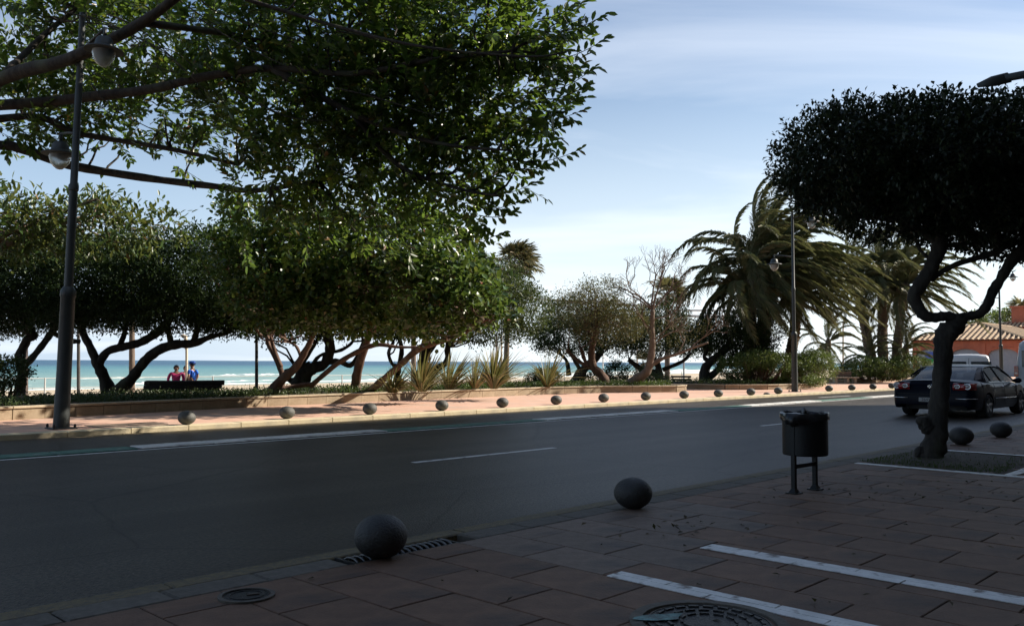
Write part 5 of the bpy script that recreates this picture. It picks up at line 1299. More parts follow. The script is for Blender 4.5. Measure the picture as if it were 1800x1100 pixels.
canopy = [ # px,py,D,rx,ry,rd,weight
 (60, 30, 17.2, 170, 60, 1.76, 1.1), (60, 120, 17.8, 150, 55, 1.44, 0.8), (250, 70, 17, 180, 60, 1.6, 1.1), (30, 205, 16.8, 120, 48, 1.12, 0.9), (210, 210, 18.2, 130, 48, 1.28, 0.95), (140, 165, 17, 150, 45, 1.12, 0.8),
 (330, 180, 17.2, 120, 66, 1.44, 1.1), (420, 60, 15.8, 170, 80, 1.76, 1), (600, 60, 15.4, 190, 95, 1.76, 1.3), (780, 60, 14.8, 150, 90, 1.44, 1.2), (900, 50, 14.3, 110, 75, 1.12, 1),
 (500, 180, 16, 150, 85, 1.6, 1.2), (660, 190, 15.6, 160, 95, 1.6, 1.4), (800, 190, 15, 130, 85, 1.28, 1.2), (900, 170, 14.5, 95, 70, 0.96, 0.9),
 (560, 270, 16.2, 140, 70, 1.44, 1.1), (710, 290, 15.8, 140, 60, 1.28, 1.2), (840, 280, 15.2, 95, 62, 0.96, 1), (420, 250, 17, 90, 50, 1.12, 0.5), (480, 330, 16.8, 90, 45, 1.04, 0.7), (620, 350, 16.2, 110, 45, 1.04, 1), (780, 345, 15.4, 90, 38, 0.88, 0.9),
 (330, 280, 17.4, 80, 30, 0.8, 0.6), (560, 400, 17, 100, 34, 0.96, 0.6), (690, 400, 16.4, 110, 34, 0.96, 0.7), (450, 395, 17.4, 60, 40, 0.96, 0.5), (800, 400, 16, 60, 26, 0.8, 0.5), (-160, 120, 17.4, 160, 160, 2.4, 0.5), (200, -90, 16.4, 260, 70, 2.4, 0.6), (650, -90, 15.4, 300, 70, 2.4, 0.8), (-200, 350, 16.6, 150, 90, 2.4, 0.4)]
blobs = [blobpx(*c) for c in canopy]
wts = np.array([c[3]*c[4]*c[6] for c in canopy]); wts = wts/wts.sum()
NT = 3700
ks = rng.choice(len(blobs), NT, p=wts); cen = np.array([tuple(blobs[k][0]) for k in ks]); rad = np.array([blobs[k][1] for k in ks])
d_ = rvec(NT); r_3 = (.25+.75*rng.random(NT)**.5)*(1+.14*lump(d_*4, 1.5, 3))
P = cen+d_*r_3[:, None]*rad
D = unit(d_/rad)*.9+np.array([[.55, -.25, .35]])+rng.normal(size=(NT, 3))*.45
Lt = rng.uniform(.35, .75, NT)*K
V, F = twig_leaves(P, D, Lt, 10, .185*K, .085*K)
tips_ = [(1066, 24, 13.5, 1.17, .25), (1064, 68, 13.6, 1.235, .28), (1044, 120, 13.7, 1.105, .38), (1024, 194, 14.1, 1.04, .1), (1021, 262, 14.4, 1.3, .12), (946, 318, 14.8, 1.105, .18), (924, 350, 15, 1.105, .1), (886, 408, 15.6, 0.91, .12), (858, 362, 15.4, 0.91, -.2), (1010, 8, 13.5, 0.65, .4), (1030, 150, 13.8, 0.78, .3), (985, 120, 13.8, 0.65, -.25), (1000, 215, 14.2, 0.715, .25), (960, 260, 14.4, 0.78, -.1), (970, 290, 14.6, 0.65, .05), (935, 285, 14.6, 0.65, -.2), (905, 372, 15.2, 0.65, .1), (840, 400, 15.7, 0.78, -.1), (800, 380, 15.8, 0.65, -.4), (750, 395, 16, 0.65, -.5), (700, 400, 16.2, 0.65, -.4)]
lv = []; sm = MB()
leaf_me = MB(); lfV, lfF = leaf_arrays(np.array([[0, 0, 0.]]), np.array([[1., 0, 0]]), np.array([[0, 0, 1.]]), np.array([1.]), np.array([.44]), True, .14)
lm_ = bpy.data.meshes.new('leaf'); lm_.from_pydata([tuple(v) for v in lfV], [], [tuple(f) for f in lfF]); lm_.materials.append(M_rub)
cnt = 0
for (px, py, Dd, ln, slope) in tips_:
    tip = at(px, py, Dd); dirv = Vector((1, -.05, slope)).normalized(); sidev = Vector((0, 1, 0)); upv = Vector((-slope, 0, 1)).normalized()
    Ls = ln*K; path = []
    for k in range(9):
        t = k/8; path.append(tip-dirv*Ls*(1-t)+upv*(-.10*Ls*math.sin(math.pi*t)*(1 if slope > 0 else .3)))
    sm.tube([p-ft for p in path], [.013-.008*k/8 for k in range(9)], 5)
    nl = int(9+ln*7)
    for k in range(nl):
        if cnt >= 296: break
        t = .12+.88*(k/(nl-1))**.75; q = t*8; i0 = min(7, int(q)); p = path[i0].lerp(path[i0+1], q-i0)
        s = 1 if k % 2 else -1; tipk = k >= nl-5
        a = rnd.uniform(.85, 1.35) if not tipk else rnd.uniform(.05, .75)
        ld = (dirv*math.cos(a)+upv*s*math.sin(a)*rnd.uniform(.7, 1)+sidev*rnd.uniform(-.55, .55)).normalized()
        Ll = rnd.uniform(.145, .215)*K*(1 if not tipk else .85)
        nn_ = (Vector((rnd.uniform(-.6, .6), -1, rnd.uniform(.0, .9)))); sd_ = ld.cross(nn_).normalized(); up_ = sd_.cross(ld)
        M_ = Matrix((ld, -sd_, up_)).transposed().to_4x4()
        lf = bpy.data.objects.new('leaf', lm_); C.objects.link(lf); lf.parent = big
        lf.matrix_local = Matrix.Translation(p-ft+ld*.012) @ M_ @ Matrix.Scale(Ll, 4); cnt += 1
sm.build('fringe_twigs', M_bark, big)
c = npmesh('leaves', V-np.array(tuple(ft)), F, M_rub, big); c['kind'] = 'stuff'
V, F = stems(P, D, Lt, .009); c = npmesh('twigs', V-np.array(tuple(ft)), F, M_bark, big); c['kind'] = 'stuff'
mb = MB()
for i in rng.choice(NT, 170, replace=False):
    t = Vector(P[i]); e = min(ends, key=lambda q: (q-t).length)
    if (e-t).length < 5: wander(mb, e-ft, t-ft, .035, .010, 5, .12, 5)
mb.build('branches', M_bark, big, smooth=True)['kind'] = 'stuff'

# ---- smaller pale-leaved rubber tree behind, left ---------------------------------------
make_tree('rubber_tree', 'paler second rubber tree rising behind the left street lamp', [[(-70, 700, 21, 40), (-60, 560, 21, 34), (-20, 450, 21, 22), (60, 415, 21, 9), (110, 390, 21, 6)], [(-60, 560, 21, 24), (-10, 430, 20.5, 12), (70, 390, 20.5, 7), (170, 350, 20.5, 4)]],
          [blobpx(20, 395, 20.5, 90, 48, 1.5, .8), blobpx(110, 372, 20.8, 60, 34, 1.5), blobpx(185, 362, 20.8, 45, 22, 1.2, .8), blobpx(170, 400, 21, 110, 40, 1.6), blobpx(270, 410, 21.5, 60, 40, 1.3, .8), blobpx(60, 430, 21, 120, 30, 1.6), blobpx(-60, 360, 21, 80, 80, 2)],
          560, 11, .17, .20*K, .075*K, M_rub2, M_barkp, big=True, up=.6, outw=.9, shell=.5, nbr=36, fold=.15, br_r=.03, rough=.3, gap=(1.0, .35))
# ---- row of dark low trees behind the bed ----------------------------------------------
make_tree('low_tree', 'dark low tree at the far left edge with kinked twin trunk', [[(30, 712, 26, 26), (38, 660, 26, 14), (36, 625, 26, 17), (48, 598, 26, 13), (60, 590, 26, 14), (48, 580, 26, 13), (52, 555, 26, 12)], [(38, 650, 26, 12), (62, 622, 26, 11), (85, 592, 26, 11), (98, 570, 26, 12), (105, 540, 26, 10)], [(92, 585, 26, 8), (120, 598, 26, 8), (140, 600, 26, 8)]],
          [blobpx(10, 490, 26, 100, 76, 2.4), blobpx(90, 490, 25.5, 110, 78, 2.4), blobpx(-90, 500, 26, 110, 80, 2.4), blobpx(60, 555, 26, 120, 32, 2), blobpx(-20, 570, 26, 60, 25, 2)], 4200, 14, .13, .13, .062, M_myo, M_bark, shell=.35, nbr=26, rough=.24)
make_tree('low_tree', 'dark spreading low tree with V-shaped trunk left of the long bench', [[(194, 700, 25.5, 34), (185, 670, 25.5, 20), (172, 640, 25.5, 17), (160, 612, 25.5, 13), (146, 585, 25.5, 12), (142, 560, 25.5, 10)], [(172, 642, 25.5, 15), (188, 618, 25.5, 14), (215, 610, 25.5, 14), (245, 603, 25.5, 14), (270, 588, 25.5, 15), (290, 572, 25.5, 14), (300, 550, 25.5, 10)],
           [(196, 695, 25.5, 26), (228, 668, 25.2, 19), (250, 640, 25, 17), (275, 618, 25, 17), (305, 606, 25, 16), (340, 603, 25, 14), (370, 592, 25, 9), (400, 585, 25, 8)], [(300, 607, 25, 11), (298, 590, 25, 10), (292, 572, 25, 9)], [(338, 602, 25, 11), (345, 585, 25, 10), (348, 560, 25, 9)], [(208, 612, 25.5, 10), (218, 588, 25.5, 9), (222, 565, 25.5, 8)]],
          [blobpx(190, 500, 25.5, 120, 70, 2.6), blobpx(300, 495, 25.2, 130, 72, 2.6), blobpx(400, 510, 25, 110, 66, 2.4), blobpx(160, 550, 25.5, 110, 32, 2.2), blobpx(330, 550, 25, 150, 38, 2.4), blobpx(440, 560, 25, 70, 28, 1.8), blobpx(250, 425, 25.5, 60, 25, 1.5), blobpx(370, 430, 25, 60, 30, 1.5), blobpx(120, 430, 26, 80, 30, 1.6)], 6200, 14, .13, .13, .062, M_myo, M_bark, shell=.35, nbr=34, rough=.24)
make_tree('low_tree', 'dark gnarled low tree with sprawling trunk behind the reddish trunk', [[(532, 690, 28, 44), (530, 668, 28, 34), (545, 650, 28, 22), (570, 640, 28, 18), (580, 615, 28, 18), (575, 590, 28, 16), (570, 565, 28, 12)], [(530, 672, 28, 16), (510, 668, 28, 10), (502, 655, 28, 10), (522, 648, 28, 12), (545, 640, 28, 12)], [(570, 638, 28, 12), (595, 635, 28, 9), (615, 642, 28, 9), (630, 625, 28, 8), (640, 600, 28, 7), (655, 590, 28, 6)], [(545, 650, 28, 9), (562, 625, 28, 6), (600, 615, 28, 6), (620, 600, 28, 5), (618, 585, 28, 5)], [(520, 655, 28, 10), (545, 618, 28, 7), (556, 600, 28, 6)]],
          [blobpx(520, 540, 28, 130, 62, 2.6), blobpx(620, 530, 28, 120, 66, 2.6), blobpx(560, 490, 28, 130, 50, 2.4), blobpx(700, 540, 28, 90, 55, 2.4)], 3600, 13, .13, .14, .066, M_myo, M_bark, shell=.35, nbr=28)
make_tree('low_tree', 'dark tree with thick upright trunk behind the spiky plants', [[(740, 690, 31, 30), (742, 650, 31, 20), (745, 625, 31, 17), (750, 600, 31, 16), (752, 575, 31, 12)], [(745, 670, 31, 14), (765, 650, 31, 12), (785, 635, 31, 11), (787, 610, 31, 10), (792, 580, 31, 8)], [(705, 690, 31, 18), (698, 660, 31, 12), (700, 645, 31, 11), (690, 640, 31, 6), (683, 620, 31, 6), (692, 600, 31, 6)], [(700, 648, 31, 9), (706, 615, 31, 8), (700, 590, 31, 7)], [(748, 630, 31, 8), (765, 605, 31, 7)]],
          [blobpx(760, 520, 31, 120, 75, 2.8), blobpx(850, 520, 31, 105, 70, 2.6), blobpx(700, 560, 31, 90, 30, 2.4), blobpx(860, 575, 31, 80, 32, 2.2), blobpx(925, 545, 31, 50, 45, 1.8), blobpx(835, 492, 31, 60, 38, 2), blobpx(895, 520, 31, 42, 30, 1.6)], 3200, 13, .14, .14, .066, M_myo2, M_bark, shell=.35, nbr=30)
# the far groups right of the middle
make_tree('low_tree', 'round dark low tree behind the olive tree, left of the bare tree', [[(1010, 680, 42, 30), (1025, 650, 42, 16), (1045, 632, 42, 13), (1060, 615, 42, 10)], [(1000, 660, 42, 10), (996, 635, 42, 6), (985, 622, 42, 5)], [(1020, 650, 42, 8), (1008, 630, 42, 6), (1000, 618, 42, 5)]],
          [blobpx(1000, 590, 42, 75, 38, 2.6), blobpx(1080, 580, 42, 80, 45, 2.8), blobpx(1000, 555, 42, 50, 30, 2), blobpx(960, 595, 42, 35, 22, 1.6)], 1500, 12, .15, .17, .08, M_myo, M_bark, shell=.35, nbr=16)
make_tree('olive_tree', 'yellow-green olive-like tree with thick twin trunk at the bed edge', [[(1070, 685, 34.6, 24), (1058, 660, 34.6, 15), (1042, 643, 34.6, 14), (1040, 615, 34.6, 12), (1046, 585, 34.6, 11), (1052, 555, 34.6, 9)], [(1045, 645, 34.6, 9), (1025, 640, 34.6, 7), (1010, 628, 34.6, 6), (995, 615, 34.6, 5)], [(1058, 660, 34.6, 8), (1032, 640, 34.6, 7), (1020, 610, 34.6, 6)]],
          [blobpx(1035, 545, 34.6, 70, 42, 1.9), blobpx(1060, 575, 34.6, 75, 35, 1.9, .8), blobpx(1055, 512, 34.6, 45, 26, 1.3, .8), blobpx(1100, 560, 34.6, 45, 40, 1.5, .8)], 1700, 11, .15, .11, .05, M_olive, M_barkr, shell=.35, nbr=40, br_r=.04, knob=.14, rough=.28, gap=(1.3, .45))
# bare tree
root = empty('bare_tree', at(1103, 682, 33.6), 0, 'leafless pale-barked tree with fine twigs at the bed wall', 'tree'); bft = root.location.copy()
mb = MB()
def bare(p, d, r, ln, depth):
    if depth == 0 or r < .006: return
    pts = [p]; dd = d.copy()
    for k in range(3):
        dd = (dd+Vector([rnd.uniform(-.28, .28) for _ in range(3)])).normalized(); pts.append(pts[-1]+dd*ln/3)
    mb.tube([q-bft for q in pts], [r, r*.92, r*.84, r*.75], 6 if depth > 3 else 4)
    for k in range(rnd.choice((2, 2, 3))):
        nd = (dd+Vector((rnd.uniform(-.95, .95), rnd.uniform(-.7, .7), rnd.uniform(-.15, .6)))).normalized()
        bare(pts[-1] if k < 2 else pts[2], nd, r*rnd.uniform(.58, .74), ln*rnd.uniform(.68, .88), depth-1)
limb(mb2 := MB(), [(1103, 684, 33.6, 26), (1112, 672, 33.6, 19), (1135, 655, 33.6, 15), (1143, 635, 33.6, 13), (1147, 605, 33.6, 11), (1146, 575, 33.6, 9), (1147, 545, 33.6, 8)])
limb(mb2, [(1140, 645, 33.6, 9), (1165, 630, 33.6, 6), (1190, 622, 33.6, 5), (1215, 612, 33.6, 4), (1245, 602, 33.6, 3)])
mb2.v = [tuple(Vector(v)-bft) for v in mb2.v]; mb2.build('trunk', M_barkp, root, smooth=True)
tp = at(1147, 545, 33.6)
for dx, dz, r, ln in ((-.55, .8, .06, .95), (.35, 1, .058, .9), (0, 1, .05, 1.0), (.8, .5, .045, .85), (-.85, .45, .045, .85)):
    bare(tp, Vector((dx, rnd.uniform(-.3, .3), dz)).normalized(), r, ln, 6)
for px, py, dx, dz in ((1147, 600, .9, .3), (1146, 580, -.9, .4), (1190, 622, .7, .6), (1146, 610, .8, .5), (1215, 612, .6, .7), (1150, 560, .9, .2), (1146, 590, -.7, .6)):
    bare(at(px, py, 33.6), Vector((dx, .1, dz+.2)).normalized(), .038, .75, 5)
mb.build('branches', M_barkp, root)['kind'] = 'stuff'
P, O = blob_points([blobpx(1160, 590, 33.8, 75, 32, 1.6), blobpx(1200, 575, 34, 50, 25, 1.4)], 330, .3)
V, F = cluster_leaves(P, O, 6, .14, .07, .03); c = npmesh('dry_leaves', V-np.array(tuple(bft)), F, M_olive, root); c['kind'] = 'stuff'
make_tree('low_tree', 'dark low crown behind the bare tree, over the small slatted bench', [[(1160, 690, 45, 22), (1158, 650, 45, 12), (1150, 630, 45, 9)], [(1165, 650, 45, 8), (1200, 635, 45, 6), (1215, 620, 45, 5)], [(1158, 655, 45, 12), (1130, 650, 45, 10), (1105, 632, 45, 8)]],
          [blobpx(1150, 590, 45, 80, 34, 2.8), blobpx(1215, 600, 45, 55, 26, 2.4), blobpx(1165, 560, 45, 50, 32, 2.4)], 1200, 12, .16, .17, .08, M_myo, M_bark, shell=.35, nbr=16)
make_tree('low_tree', 'dark twisted low tree left of the big date palm', [[(1240, 672, 40.5, 24), (1238, 650, 40.5, 16), (1250, 635, 40.5, 14), (1270, 620, 40.5, 13), (1285, 600, 40.5, 11)], [(1250, 636, 40.5, 9), (1238, 628, 40.5, 7), (1242, 612, 40.5, 6), (1228, 605, 40.5, 5)], [(1262, 650, 40.5, 9), (1275, 640, 40.5, 8), (1292, 640, 40.5, 7), (1300, 620, 40.5, 6)], [(1240, 668, 40.5, 14), (1262, 650, 40.5, 11), (1270, 630, 40.5, 8)]],
          [blobpx(1270, 590, 40.5, 60, 42, 2.4), blobpx(1310, 610, 40.5, 50, 40, 2.2), blobpx(1245, 590, 41, 40, 25, 1.8), blobpx(1330, 580, 41, 50, 40, 2.2)], 1500, 12, .16, .15, .07, M_myo, M_bark, shell=.35, nbr=20)

# ---- broad-leaved trees with reddish leaning trunks --------------------------------------
gb_ = [blobpx(500, 420, 21.2, 90, 50, 1.8), blobpx(600, 430, 20.7, 110, 62, 2), blobpx(700, 430, 20.2, 110, 62, 2), blobpx(790, 470, 20.2, 85, 55, 1.8), blobpx(600, 505, 21.2, 110, 50, 2), blobpx(710, 520, 20.7, 110, 52, 2), blobpx(810, 530, 20.7, 68, 50, 1.6), blobpx(760, 575, 20.7, 60, 26, 1.4), blobpx(640, 565, 21.3, 60, 26, 1.4)]
gt = make_tree('broad_leaved_tree', 'bright green broad-leaved tree with reddish leaning trunks at the bed wall', [[(622, 697, 25.4, 30), (625, 675, 25.2, 17), (632, 640, 24.8, 15), (645, 600, 24.2, 13), (655, 570, 23.6, 10), (665, 530, 22.8, 9)], [(645, 693, 25.4, 15), (672, 668, 24.8, 12), (705, 640, 24, 11), (738, 612, 22.8, 12), (780, 598, 22.4, 11), (815, 585, 22.2, 8), (850, 565, 22, 5)], [(650, 590, 24, 7), (668, 570, 23, 6), (690, 540, 22.8, 5)]],
          gb_+[blobpx(880, 545, 20.7, 22, 18, .8), blobpx(850, 500, 20.7, 26, 22, .8), blobpx(560, 395, 21.2, 50, 24, 1), blobpx(740, 400, 20.7, 60, 24, 1.2)], 1450, 11, .19, .20, .15, M_grape, M_barkr, big=True, up=.7, outw=.7, shell=.45, nbr=60, fold=.12, br_r=.04, rough=.34, gap=(.95, .22))
# its biggest leaves singly
M2 = bpy.data.meshes.new('leaf'); lfV, lfF = leaf_arrays(np.array([[0, 0, 0.]]), np.array([[1., 0, 0]]), np.array([[0, 0, 1.]]), np.array([1.]), np.array([.82]), True, .10)
M2.from_pydata([tuple(v) for v in lfV], [], [tuple(f) for f in lfF]); M2.materials.append(M_grape)
P, O = blob_points([(b[0]-Vector((0, .9*K, -.1)), (b[1][0]*.95, b[1][1]*.5, b[1][2]*.95), 1) for b in gb_[3:]], 290, shell=.7)
for i in range(len(P)):
    ld = Vector(rvec(1)[0]+O[i]*.5+np.array([.3, 0, -.2])).normalized(); nn_ = Vector(rvec(1)[0]*.5+np.array([.2, -.6, .9])); s_ = ld.cross(nn_).normalized(); u__ = s_.cross(ld)
    lf = bpy.data.objects.new('leaf', M2); C.objects.link(lf); lf.parent = gt
    lf.matrix_local = Matrix.Translation(Vector(P[i])-gt.location) @ Matrix((ld, -s_, u__)).transposed().to_4x4() @ Matrix.Scale(rnd.uniform(.15, .23), 4)
make_tree('broad_leaved_tree', 'broad-leaved tree with pale crossing stems right of the dark square pole', [[(474, 702, 23.4, 30), (490, 672, 23.4, 18), (520, 645, 23.2, 14), (538, 615, 23, 11), (550, 590, 22.8, 8), (560, 560, 22.6, 6)], [(492, 688, 23.6, 14), (496, 660, 23.6, 10), (485, 630, 23.6, 9), (472, 605, 23.6, 8), (470, 590, 23.6, 7)], [(494, 645, 23.4, 8), (484, 620, 23.4, 7), (478, 600, 23.4, 6)], [(545, 680, 24, 9), (585, 645, 24, 9), (620, 622, 24, 9), (660, 606, 24, 8), (700, 610, 24, 5), (735, 610, 24, 4)], [(530, 630, 23.2, 6), (520, 608, 23.2, 5), (505, 600, 23.2, 4)], [(480, 690, 23.6, 16), (515, 680, 23.8, 8), (545, 675, 24, 8)]],
          [blobpx(460, 460, 21.2, 70, 60, 1.8), blobpx(520, 500, 21, 90, 60, 1.8), blobpx(470, 535, 21, 70, 42, 1.6), blobpx(560, 555, 20.8, 70, 30, 1.6), blobpx(430, 385, 21.2, 50, 35, 1.4, .7), blobpx(390, 440, 21.8, 50, 40, 1.4, .6)],
          1000, 11, .17, .16, .11, M_grape, M_barkr, big=True, up=.7, outw=.7, shell=.45, nbr=44, fold=.12, br_r=.035, rough=.3, gap=(1.0, .3))

# ---- palms ---------------------------------------------------------------------------------
def frond_mesh(az, el, Lf, wind, grav, seed, nleaf=92, ll=.62, lw=.015):
    """one feather frond in place coordinates: leaves its crown at (az, el), bends under its weight and with the sea wind"""
    r = random.Random(seed); d = Vector((math.cos(az)*math.cos(el), math.sin(az)*math.cos(el), math.sin(el))); p = Vector((0, 0, 0)); pts = [p.copy()]; ds = [d.copy()]; n = 14
    for i in range(n):
        t = i/n; d = (d+Vector((wind*(.05+.12*t), 0, -grav*(.05+.17*t)))).normalized(); p = p+d*Lf/n; pts.append(p.copy()); ds.append(d.copy())
    mb = MB(); mb.tube(pts, [.04*(1-t/(n+1))+.006 for t in range(n+1)], 4, flat=.6)
    for k in range(nleaf):
        t = .10+.90*k/(nleaf-1); q = t*n; i0 = min(n-1, int(q)); pp = pts[i0].lerp(pts[i0+1], q-i0); dd = ds[i0+1]
        sd0 = dd.cross(Vector((0, 0, 1)))
        sd0 = sd0.normalized() if sd0.length > .05 else Vector((0, 1, 0))
        for s in (1, -1):
            ln = ll*(math.sin(math.pi*(.14+.78*t))**.55)*r.uniform(.8, 1.12)
            ld = (dd*r.uniform(.7, 1.05)+sd0*s*r.uniform(.45, .8)+Vector((wind*.30, 0, r.uniform(-.30, .12)))).normalized()
            mid = pp+ld*ln*.55; tip = pp+ld*ln+Vector((wind*.10*ln, 0, -ln*ln*.42)); wv_ = (ld.cross(Vector((0, 0, 1)))+Vector((0, 0, .2*s))).normalized()*lw
            mb.add([pp, mid+wv_, tip, mid-wv_], [(0, 1, 2), (0, 2, 3)])
    me = bpy.data.meshes.new('frond'); me.from_pydata(mb.v, [], mb.f); me.materials.append(M_frond); return me
NAZ = 14; ELS = (1.25, .75, .25, -.15)
FR = [[frond_mesh(2*math.pi*(a_+.3*e_)/NAZ, ELS[e_]+rnd.uniform(-.1, .1), 5.0*rnd.uniform(.88, 1.08), .66, (1.15, 1.05, .95, .8)[e_], a_*7+e_) for a_ in range(NAZ)] for e_ in range(4)]
def date_palm(name, label, foot, head, heads_spec, nfr, fscale, wind=.35, tr_w=.30, lean_pts=None, group=None):
    root = empty(name, foot, 0, label, 'palm tree', group)
    h = head-foot; mb = MB(); n = 16; pts = [h*(i/n) for i in range(n+1)]; pp = []; rr = []
    for i in range(n*3+1):
        t = i/(n*3); q = t*n; i0 = min(n-1, int(q)); pp.append(pts[i0].lerp(pts[i0+1], q-i0)); rr.append(tr_w*(1.15-.25*t)*(1.0 if i % 2 else .86))
    mb.rough = .10; mb.tube(pp, rr, 14); mb.rough = 0
    mb.lathe([(tr_w*.8, -.5), (tr_w*1.5, -.15), (tr_w*1.35, .25), (tr_w*.6, .5)], 12, c=tuple(h)); mb.build('trunk', M_palmb, root, smooth=False)
    k0 = rnd.randrange(NAZ)
    for k in range(nfr):
        lay = k/nfr; e_ = min(3, int(lay*3.6)); f = bpy.data.objects.new('frond', FR[e_][(k*5+k0) % NAZ]); C.objects.link(f); f.parent = root
        f.location = h+Vector((rnd.uniform(-.5, .5)*tr_w, rnd.uniform(-.5, .5)*tr_w, .15-.25*lay)); f.rotation_euler = (rnd.uniform(-.10, .10), rnd.uniform(-.12, .10), rnd.uniform(-.22, .22)); s = fscale*rnd.uniform(.82, 1.1); f.scale = (s, s, s)
    return root
dp = at(1335, 668, 41)
date_palm('date_palm', 'largest date palm, its windblown crown behind the middle street lamp', dp, at(1350, 468, 41), None, 78, 1.25, .6, .42)
date_palm('date_palm', 'lower date palm head left of the big palm crown, above the dark twisted tree', at(1318, 668, 40), at(1320, 505, 40), None, 50, 1.05, .2, .34)
date_palm('date_palm', 'low date palm head right of the middle lamp post, over the clipped hedge', at(1385, 668, 42), at(1405, 520, 42), None, 50, 1.05, .6, .34)
date_palm('date_palm', 'leaning left palm of the trio behind the dark car', at(1538, 662, 52), at(1505, 500, 52), None, 40, 1.05, .35, .36)
date_palm('date_palm', 'middle upright palm of the trio behind the dark car', at(1552, 662, 52), at(1550, 490, 52), None, 40, 1.05, .4, .36)
date_palm('date_palm', 'right palm of the trio, fronds blowing over the tiled roof', at(1572, 662, 51), at(1588, 508, 51), None, 44, 1.12, .45, .34)
date_palm('small_palm', 'short young palm between the trunks of the palm trio', at(1530, 660, 50), at(1530, 628, 50), None, 18, .55, .1, .16)
date_palm('small_palm', 'short young palm right of the palm trio trunks, against the orange wall', at(1590, 660, 50), at(1592, 618, 50), None, 20, .6, .1, .16)
date_palm('small_palm', 'small palm behind the big date palm, left of the thin cream pole', at(1462, 668, 56), at(1456, 605, 56), None, 18, .75, .1, .16)
# fan palms (washingtonia)
def fan_mesh(m, seed, Lf=.95):
    r = random.Random(seed); mb = MB(); mb.tube([(0, 0, 0), (.45, 0, .10), (.9, 0, .08)], [.025, .02, .015], 4)
    for k in range(30):
        a = (k/29-.5)*2*1.75; ln = Lf*(.8+.2*math.cos(a*.6))*r.uniform(.8, 1.12); d = Vector((math.cos(a), math.sin(a), r.uniform(-.06, .10))).normalized()
        o = Vector((.9, 0, .08)); w_ = Vector((-d.y, d.x, 0)).normalized()*.036; g = -r.uniform(.15, .55)*ln
        mb.add([o, o+d*ln*.5+w_, o+d*ln*.8+w_*.4+Vector((0, 0, g*.3)), o+d*ln*.98+Vector((0, 0, g)), o+d*ln*.8-w_*.4+Vector((0, 0, g*.3)), o+d*ln*.5-w_], [(0, 1, 2, 3, 4, 5)])
    me = bpy.data.meshes.new('fan_leaf'); me.from_pydata(mb.v, [], mb.f); me.materials.append(m); return me
FN = [fan_mesh(M_fan, s) for s in range(3)]; FD = fan_mesh(M_dead, 5)
def fan_palm(label, px, pyb, pyh, D, wpx, n, sc, wind, lean=0):
    foot = at(px, pyb, D); head = at(px+lean, pyh, D); root = empty('fan_palm', foot, 0, label, 'palm tree'); h = head-foot; r = wpx*mpp(D)/2
    pts = [h*(i/20) for i in range(21)]; MB().tube(pts, [r*(1.15-.3*i/20)*(1 if i % 2 else .95) for i in range(21)], 10).build('trunk', M_barkp, root, smooth=True)
    for k in range(n):
        lay = k/n; az = k*2.39996; el = 1.3-1.9*lay; dead = lay > .78
        d = (Vector((math.cos(az)*math.cos(el), math.sin(az)*math.cos(el), math.sin(el)))+Vector((wind, 0, -.05))).normalized()
        f = bpy.data.objects.new('fan_leaf', FD if dead else FN[k % 3]); C.objects.link(f); f.parent = root; f.location = h
        f.rotation_euler = (rnd.uniform(-.5, .5), -math.asin(max(-1, min(1, d.z))), math.atan2(d.y, d.x)); s = sc*rnd.uniform(.85, 1.15)*(.8 if dead else 1); f.scale = (s, s, s)
fan_palm('tall fan palm with wind-swept crown above the dark tree at the centre', 889, 664, 470, 44, 9, 40, 1.15, .7, lean=6)
fan_palm('second fan palm, browner crown behind the bare tree', 1173, 670, 520, 52, 9, 38, .95, .45)
fan_palm('short dark fan palm low behind the bare tree trunk', 1130, 672, 640, 47, 8, 18, .62, .2)
fan_palm('pale striped palm trunk left of the long bench, crown lost in the leaves', 232, 700, 480, 32, 10, 22, .9, .2)
fan_palm('pale palm trunk just left of the dark upright trunk, crown lost in the leaves', 727, 690, 500, 40, 9, 22, .9, .2)
fan_palm('tiny distant fan palm above the orange house roof at the right edge', 1795, 600, 548, 125, 4, 26, 1.6, .1)
# ---- hedges and shrubs -----------------------------------------------------------------
def shrub(name, label, blobs, ntw, per, L0, W0, m, foot, cat='shrub', nst=14, spread=.09):
    root = empty(name, foot, 0, label, cat); P, O = blob_points(blobs, ntw, shell=.5, rough=.14, seed=len(label))
    P = P[P[:, 2] > foot.z+.05] if len(P) else P; O = O[:len(P)]
    V, F = cluster_leaves(P, O, per, spread, L0, W0, up=.8); npmesh('foliage', V-np.array(tuple(foot)), F, m, root)['kind'] = 'stuff'
    mb = MB()
    for k in range(nst):
        t = Vector(P[rng.integers(len(P))]); b0 = Vector((foot.x+(t.x-foot.x)*.45, foot.y+(t.y-foot.y)*.45, foot.z)); wander(mb, b0-foot, t-foot, .035, .012, 4, .12, 5)
    mb.build('stems', M_barkr, root)['kind'] = 'stuff'
shrub('hedge', 'large clipped hedge with bare stems under the date palm, left of the middle lamp', [blobpx(1330, 632, 38.6, 42, 15, 1.6), blobpx(1290, 645, 38.8, 32, 20, 1.4, .7), blobpx(1365, 640, 38.6, 32, 20, 1.4)], 1100, 13, .12, .055, M_bush, at(1330, 674, 38.6), 'hedge', 50)
shrub('hedge', 'clipped green hedge right of the middle street lamp', [blobpx(1430, 635, 39.4, 34, 19, 1.5), blobpx(1410, 645, 39, 28, 18, 1.4), blobpx(1452, 652, 39.6, 16, 14, 1.0, .6)], 850, 13, .12, .055, M_bush, at(1425, 674, 39), 'hedge', 40)
